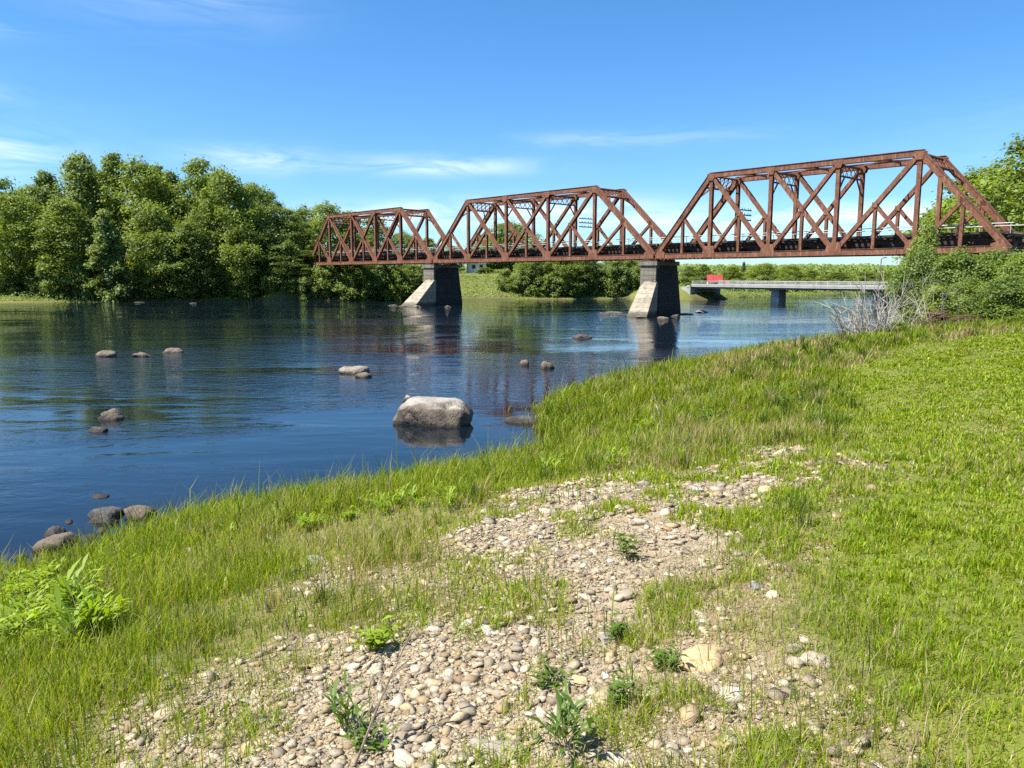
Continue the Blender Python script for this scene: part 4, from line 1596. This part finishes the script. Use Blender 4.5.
def grass_obj(name, parts, label):
    Vs, Fs, Ss, Cs = [], [], [], []
    off = 0
    for V, F, s, C in parts:
        Vs.append(V)
        Fs.append(F + off)
        Ss.append(s)
        Cs.append(C)
        off += len(V)
    o = link(name, np_mesh(name, np.vstack(Vs), np.concatenate(Fs), np.concatenate(Ss), False, np.vstack(Cs)), M['grass'])
    tag(o, label, 'grass', kind='stuff')
    return o


def pick(cols, n, j=.25):
    c = np.array(cols)[rng.integers(0, len(cols), n)]
    return c * rng.uniform(1 - j, 1 + j, (n, 1))


GREEN_LAWN = [(.21, .31, .009), (.26, .36, .01), (.31, .375, .016), (.16, .27, .01), (.35, .37, .035)]
GREEN_BANK = [(.19, .275, .01), (.24, .325, .01), (.3, .35, .018), (.13, .215, .01), (.33, .33, .045)]
TAN = [(.46, .36, .2), (.38, .28, .15), (.52, .43, .27), (.33, .25, .14)]

# mown lawn
tx, ty, tr_ = sector_points(94000, 2.2, 40, 1.25, 62)
nb = 15
ta = rng.uniform(0, 6.28, (len(tx), nb))
tq = np.abs(rng.normal(0, .03, (len(tx), nb))) * np.clip(tr_ / 6, .9, 3)[:, None]
x = (tx[:, None] + np.cos(ta) * tq).ravel()
y = (ty[:, None] + np.sin(ta) * tq).ravel()
r = np.hypot(x, y)
ldir = (ta + rng.normal(0, .5, ta.shape)).ravel()
thh = np.repeat(rng.uniform(.7, 1.35, len(tx)), nb)
tcol = np.repeat(rng.normal(1, .13, (len(tx), 1)) * np.array([[1, 1, 1]]) + rng.normal(0, .05, (len(tx), 1)) * np.array([[1, .2, 0]]), nb, 0)
x2, y2, r2 = sector_points(540000, 2.2, 40, 1.25, 62)
ldir = np.concatenate([ldir, rng.uniform(0, 6.28, len(x2))])
thh = np.concatenate([thh, np.full(len(x2), .8)])
tcol = np.vstack([tcol, np.ones((len(x2), 3))])
x, y, r = np.concatenate([x, x2]), np.concatenate([y, y2]), np.concatenate([r, r2])
g_, s_, l_ = zones(x, y)
d_, far_ = river_sd(x, y)
cl = fbm(x, y, 2.2, 3, 21)
thin = fbm(x, y, .8, 3, 22)
den = l_ * (.75 + .25 * sstep(.35, .6, cl)) * (1 - .6 * s_) * (1 - .35 * sstep(.55, .7, thin))
den += (1 - l_) * np.maximum(g_, s_) * .32 * sstep(.5, .68, cl)
den += (1 - l_) * .55 * sstep(-.3, .3, poly_sd(x, y, MIX_POLY)) * sstep(.44, .62, cl)
k = (rng.random(len(x)) < den) & (d_ > 1) & (~far_)
x, y, r, cl, thin, l_, ldir, thh, tcol = x[k], y[k], r[k], cl[k], thin[k], l_[k], ldir[k], thh[k], tcol[k]
h = rng.uniform(.035, .09, len(x)) * thh * (.7 + .6 * sstep(.4, .7, cl)) * np.where(l_ < .5, 1.3, 1)
w = .0056 * np.clip(r / 4.5, .8, 5) * rng.uniform(.7, 1.3, len(x))
c = pick(GREEN_LAWN, len(x), .32) * tcol
dry = rng.random(len(x)) < (.05 + .15 * sstep(.5, .7, thin))
c[dry] = pick(TAN, int(dry.sum()))
grass_obj('lawn_grass', [blades(x, y, h, w, c, .5, .65, ldir)], 'short bright green mown grass on the lawn')

# long grass of the river bank
x, y, r = sector_points(900000, 2.4, 52, 1.25, 50)
g_, s_, l_ = zones(x, y)
d_, far_ = river_sd(x, y)
cl = fbm(x, y, 1.6, 3, 31)
cl2 = fbm(x, y, .5, 3, 33)
dd = d_ + (fbm(x, y, .9, 2, 32) - .5) * 1.0
open_ = (1 - np.clip(g_ * 1.0, 0, 1)) * (1 - l_) * (1 - .8 * s_)
edge = sstep(-.35, .25, dd)
den = open_ * edge * (.55 + .45 * sstep(.3, .55, cl))
den += .12 * g_ * sstep(.5, .68, cl)
den += (1 - g_) * .05 * sstep(-1.3, -.2, dd) * (dd < .2)
k = (rng.random(len(x)) < den) & (~far_) & (d_ > -1.5)
x, y, r, cl, cl2, dd, g_, l_ = x[k], y[k], r[k], cl[k], cl2[k], dd[k], g_[k], l_[k]
n = len(x)
tall = np.exp(rng.normal(math.log(.2), .38, n)) * (.6 + .75 * sstep(.35, .7, cl)) * np.interp(dd, [-1, .3, 3, 6, 9], [1.5, 1.35, 1.1, .85, .6])
tall *= np.where(r > 18, 1.25, 1)
w = .0066 * np.clip(r / 5.5, .8, 5) * rng.uniform(.6, 1.3, n)
c = pick(GREEN_BANK, n)
dryp = np.clip(.08 + .45 * sstep(2.5, 6.5, dd) * sstep(.4, .65, cl2) + .22 * sstep(.5, .65, cl2) * (r > 14), 0, .75)
dry = rng.random(n) < dryp
c[dry] = pick(TAN, int(dry.sum()))
w[dry] *= .6
# tussocks standing out of the bank grass
ux, uy, ur = sector_points(9000, 4, 48, .9)
ug, us, ul = zones(ux, uy)
ud, uf = river_sd(ux, uy)
uk = (~uf) & (ud > .1) & (ug < .3) & (ul < .35) & (rng.random(len(ux)) < sstep(.42, .62, fbm(ux, uy, .5, 3, 70)) * np.interp(ur, [4, 12, 20], [.25, .6, 1]))
ux, uy, ur, ud = ux[uk], uy[uk], ur[uk], ud[uk]
nb = 34
ua = rng.uniform(0, 6.28, (len(ux), nb))
uq = np.abs(rng.normal(0, .07, ua.shape)) * rng.uniform(.6, 1.6, (len(ux), 1))
vx = (ux[:, None] + np.cos(ua) * uq).ravel()
vy = (uy[:, None] + np.sin(ua) * uq).ravel()
uh = np.repeat(rng.uniform(.22, .5, len(ux)) * np.interp(ur, [4, 12, 25], [.7, .85, 1.1]), nb) * rng.uniform(.5, 1.1, len(vx))
kinds = rng.random(len(ux))
base_c = np.where((kinds < .2)[:, None], np.array([[.42, .33, .18]]), np.where((kinds < .55)[:, None], np.array([[.1, .155, .022]]), np.where((kinds < .8)[:, None], np.array([[.24, .3, .03]]), np.array([[.18, .25, .025]]))))
uc = np.repeat(base_c, nb, 0) * rng.uniform(.75, 1.25, (len(vx), 1))
uw = .007 * np.clip(np.hypot(vx, vy) / 6, .8, 4) * rng.uniform(.6, 1.2, len(vx))
tuss = blades(vx, vy, uh, uw, uc, .3, .5, (ua + rng.normal(0, .4, ua.shape)).ravel())
grass_obj('river_bank_grass', [blades(x, y, tall, w, c, .32, .55), tuss], 'long yellow-green grass mixed with dry stems along the river bank')

# fallen straw on the bare soil
x, y, r = sector_points(190000, 2.4, 20, 1.3)
g_, s_, l_ = zones(x, y)
k = rng.random(len(x)) < np.clip(s_ * .8 + .12 * (1 - l_) + .05, 0, 1)
x, y, r = x[k], y[k], r[k]
n = len(x)
grass_obj('dead_straw', [blades(x, y, rng.uniform(.03, .12, n), .003 * np.clip(r / 4, .8, 3), pick(TAN, n), 1.35, .25)],
          'flattened dead straw scattered over the bare soil')


# ------------------------------------------------------------------ weeds and stalks (one object each)
def weed_mesh(seed, h, n, leaf, spread=.5, aspect=.28, upr=(.15, .9)):
    """upright leafy stems"""
    r = np.random.default_rng(seed)
    Cs, Ns, St = [], [], MB()
    Vs, Fs, tn = [], [], []
    for i in range(n):
        a = r.uniform(0, 6.28)
        d = np.array([math.cos(a) * spread * r.uniform(.1, 1), math.sin(a) * spread * r.uniform(.1, 1), 1.0])
        d /= np.linalg.norm(d)
        b = np.array([r.normal(0, h * .12), r.normal(0, h * .12), -.01])
        L = h * r.uniform(.55, 1.1)
        St.tube([b, b + d * L * .5, b + d * L], [h * .012, h * .009, h * .004], 4, False)
        for j in range(int(L / leaf * 2.6) + 3):
            t = r.uniform(.15, 1)
            p0 = b + d * L * t
            la = r.uniform(0, 6.28)
            up = r.uniform(*upr)
            ld = np.array([math.cos(la), math.sin(la), up])
            ld /= np.linalg.norm(ld)
            sd = np.cross(ld, [0, 0, 1])
            sd /= np.linalg.norm(sd)
            l = leaf * r.uniform(.6, 1.25)
            m_ = p0 + ld * l * .5
            tp = p0 + ld * l + np.array([0, 0, -.25 * l])
            o = len(Vs)
            Vs += [p0, m_ + sd * l * aspect * .5, tp, m_ - sd * l * aspect * .5]
            tn += [r.beta(2, 2)] * 4
    me = cards_mesh('leaves', np.array(Vs), np.array(tn))
    return St.mesh('stems'), me


WM = [weed_mesh(1, .2, 9, .085), weed_mesh(2, .16, 8, .07, .7), weed_mesh(3, .22, 9, .15, .5, .13, (.5, 2.2)), weed_mesh(4, .14, 10, .06, .8, .4)]
for a, b in WM:
    a.materials.append(M['dry_stem'])
WL = {}
for nm, mt in (('weed', 'leaf_weed'), ('lime', 'leaf_lime')):
    for i, (a, b) in enumerate(WM):
        b2 = b.copy()
        b2.materials.append(M[mt])
        WL[nm, i] = (a, b2)


def weed(px, py, kind, i, s, label, group, name='weed'):
    b = on_ground(px, py)
    root = empty(name, (b[0], b[1], gz(b[0], b[1])), random.uniform(0, 6.28))
    root.scale = (s, s, s)
    tag(root, label, 'plant', group)
    a, l = WL[kind, i]
    link('stem', a, None, root)
    link('foliage', l, None, root)


WG = 'leafy weeds sprouting from the bank'
weed(566, 757, 'weed', 2, 1.15, 'biggest tufted weed, long upright leaves, at the bottom of the gravel', WG)
weed(628, 558, 'weed', 0, 1.0, 'dark leafy weed tuft on the edge of the open gravel', WG)
weed(548, 690, 'weed', 1, .9, 'sprawling weed just above the biggest tufted weed', WG)
weed(666, 668, 'weed', 1, .8, 'low weed beside the large flat buff stone', WG)
weed(617, 640, 'weed', 3, .9, 'weed growing over the grey stone in the gravel', WG)
weed(662, 665, 'weed', 3, .8, 'short bright weed under the large flat buff stone', WG)
weed(618, 705, 'weed', 0, .7, 'small weed below the tan stone', WG)
weed(376, 655, 'lime', 3, 1.3, 'bright weed patch where the river grass meets the gravel', WG)
weed(345, 735, 'weed', 2, .9, 'weed at the foot of the leaning dry twig', WG)
weed(365, 755, 'weed', 1, 1.0, 'spreading weed at the bottom beside the dry twig', WG)
weed(612, 470, 'lime', 2, 1.6, 'single lime-green weed in the tall grass above the gravel', WG)
weed(645, 437, 'lime', 0, 2.2, 'tall leafy weed among the dry stalks on the bank', WG)
weed(705, 430, 'weed', 0, 2.2, 'leafy green weed in the middle of the bank grass', WG)
weed(788, 410, 'weed', 3, 2.4, 'dark weed at the border of lawn and bank grass', WG)
weed(715, 405, 'weed', 2, 2.2, 'tall dark weed standing above the bank grass', WG)
weed(545, 480, 'lime', 2, 1.6, 'leafy weed at the shore grass tip', WG)
LG = 'lime-green leafy plants at the water edge'
for i in range(125):
    px = random.choice([random.gauss(28, 42), random.gauss(55, 40), random.gauss(30, 36), random.uniform(100, 460)])
    if px < 105:
        py = random.uniform(584, 655)
    else:
        py = float(np.interp(px, [100, 200, 300, 440], [568, 536, 520, 498])) + random.uniform(-4, 14)
    weed(px, py, 'lime', i % 4, random.uniform(.7, 1.8) * (1.0 if px < 110 else .65), 'lime-green leafy plant in the patch along the water edge', LG, 'leafy_plant')


def stalk(px, py, dx, h, label, mat='dry_stem', r0=.006, seed=0, fork=2, lean_y=0.0, cat='dry stalk', name='dry_stalk'):
    r = np.random.default_rng(seed)
    b = on_ground(px, py)
    m = MB()
    p = np.array([0, 0, -.02])
    pts = [p]
    d = np.array([dx, lean_y, 1.0])
    d /= np.linalg.norm(d)
    for k in range(6):
        d = d + r.normal(0, .07, 3)
        d /= np.linalg.norm(d)
        pts.append(pts[-1] + d * h / 6)
    m.tube(pts, [r0 * (1 - .12 * k) for k in range(7)], 5)
    for j in range(fork):
        k = int(r.integers(2, 6))
        dd = d + r.normal(0, .4, 3)
        dd /= np.linalg.norm(dd)
        m.tube([pts[k], pts[k] + dd * h * .12, pts[k] + dd * h * .22], [r0 * .6, r0 * .45, r0 * .25], 4, False)
    o = m.build(name, M[mat])
    o.location = (b[0], b[1], gz(b[0], b[1]))
    tag(o, label, cat)


stalk(663, 440, -.12, 1.0, 'pale forked dry stalk standing tallest in the bank grass', 'deadwood', .016, 1, 4)
stalk(655, 436, .1, .6, 'short pale dry stalk beside the tallest forked one', 'deadwood', .012, 2, 2)
stalk(724, 425, .12, .8, 'slim dry stalk leaning towards the lawn in the bank grass', 'dry_stem', .011, 3, 3)
stalk(700, 418, -.1, .75, 'dry stalk behind the leafy weed in the bank grass', 'dry_stem', .011, 4, 3)
stalk(690, 468, -.2, .45, 'short tan stalk at the top edge of the gravel', 'dry_stem', .009, 5, 2)
stalk(352, 770, .28, .62, 'brown leaning twig at the bottom of the gravel', 'twig', .007, 6, 4, .35, 'twig', 'twig')
stalk(268, 612, .1, .14, 'short pale broken stump of wood in the grass', 'deadwood', .02, 8, 1, 0, 'wood', 'driftwood')
stalk(289, 632, -.2, .1, 'dark little stub of wood below the pale broken one', 'twig', .016, 9, 0, 0, 'wood', 'driftwood')

# ------------------------------------------------------------------ light and sky
SUN_EL = R(57)
sxy = np.array([-.96, -.28])
sxy /= np.linalg.norm(sxy)
sv = Vector((sxy[0] * math.cos(SUN_EL), sxy[1] * math.cos(SUN_EL), math.sin(SUN_EL)))
ld = bpy.data.lights.new('sun', 'SUN')
ld.energy = 5.0
ld.angle = R(.53)
ld.color = (1.0, .955, .87)
lo = bpy.data.objects.new('sun', ld)
COL.objects.link(lo)
lo.rotation_euler = sv.to_track_quat('Z', 'Y').to_euler()
lo.location = (-60, -20, 80)

w = bpy.data.worlds.new('World')
S.world = w
w.use_nodes = True
nt = w.node_tree
nt.nodes.clear()
g = NT(nt)
sky = nt.nodes.new('ShaderNodeTexSky')
sky.sky_type = 'NISHITA'
sky.sun_disc = False
sky.sun_elevation = SUN_EL
sky.sun_rotation = math.atan2(sxy[0], sxy[1])
sky.altitude = 100
sky.air_density = 1.0
sky.dust_density = .3
sky.ozone_density = 3.0
hsv = nt.nodes.new('ShaderNodeHueSaturation')
hsv.inputs['Saturation'].default_value = 1.3
hsv.inputs['Value'].default_value = 1.0
nt.links.new(sky.outputs[0], hsv.inputs['Color'])
dirv = g.coord('Generated')
sep = nt.nodes.new('ShaderNodeSeparateXYZ')
nt.links.new(dirv, sep.inputs[0])
az = g.math('ARCTAN2', sep.outputs[0], sep.outputs[1])
el = g.math('ARCSINE', sep.outputs[2])
ae = nt.nodes.new('ShaderNodeCombineXYZ')
nt.links.new(az, ae.inputs[0])
nt.links.new(el, ae.inputs[1])
n1 = g.noise(g.mapv(ae.outputs[0], (7, 34, 1), (0, 0, R(-3))), 1.0, 7, .62, .8)
n2 = g.noise(g.mapv(ae.outputs[0], (3.2, 22, 1), (0, 0, R(2)), (3.1, 1.7, 0)), 1.0, 6, .6, .5)


def blob(a, e, sa, se, amp):
    da = g.math('DIVIDE', g.math('SUBTRACT', az, R(a)), R(sa))
    de = g.math('DIVIDE', g.math('SUBTRACT', el, R(e)), R(se))
    q_ = g.math('ADD', g.math('MULTIPLY', da, da), g.math('MULTIPLY', de, de))
    return g.math('MULTIPLY', g.math('POWER', 2.718, g.math('MULTIPLY', q_, -1.0)), amp)


tot = None
for bl in [(-35, 7.4, 4.5, 1.2, .9), (-35, 14.6, 4, .7, .4), (-18, 7.8, 4.5, .8, .6), (-5, 7.7, 6, .6, .7), (-36, 10.8, 4, .5, .4), (-23, 17.5, 7, 1.8, .25),
           (2, 4.6, 8, .9, .8), (14, 3.6, 13, .9, .6), (-9, 4.2, 5, .8, .7), (30, 3.5, 10, 1.2, .8), (8, 9.5, 8, .5, .25),
           (70, 8, 25, 3, .8), (-80, 9, 28, 3, .8), (140, 9, 40, 4, .8), (-150, 9, 40, 4, .8)]:
    b = blob(*bl)
    tot = b if tot is None else g.math('ADD', tot, b)
cloud = g.math('MULTIPLY', tot, g.ramp(n1, [(.36, 0.0), (.62, 1.0)]), clamp=True)
low = g.math('MULTIPLY', g.ramp(el, [(.0, .2), (.10, 0.0)]), g.ramp(n2, [(.35, 0.2), (.65, 1.0)]))
cloud = g.math('MAXIMUM', cloud, low)
tint = g.mix(g.ramp(el, [(.0, 1.0), (.42, 0.0)]), (1, 1, 1), (.52, .77, 1.0))
skyc = g.mix(1.0, hsv.outputs[0], tint, 'MULTIPLY')
sc = g.mix(g.math('MULTIPLY', cloud, .8), skyc, (7.2, 7.6, 8.0))
bgn = nt.nodes.new('ShaderNodeBackground')
nt.links.new(sc, bgn.inputs['Color'])
bgn.inputs['Strength'].default_value = .098
wo = nt.nodes.new('ShaderNodeOutputWorld')
nt.links.new(bgn.outputs[0], wo.inputs['Surface'])

S.view_settings.view_transform = 'Standard'
S.view_settings.look = 'None'
S.view_settings.exposure = 1.0
S.view_settings.gamma = 1
S.view_settings.use_curve_mapping = False
S.cycles.max_bounces = 6
S.cycles.diffuse_bounces = 3
S.cycles.glossy_bounces = 3
S.cycles.transmission_bounces = 4
S.cycles.transparent_max_bounces = 8
S.cycles.use_denoising = False
S.cycles.denoiser = 'OPENIMAGEDENOISE'
S.cycles.denoising_input_passes = 'RGB_ALBEDO_NORMAL'
S.cycles.caustics_reflective = False
S.cycles.caustics_refractive = False
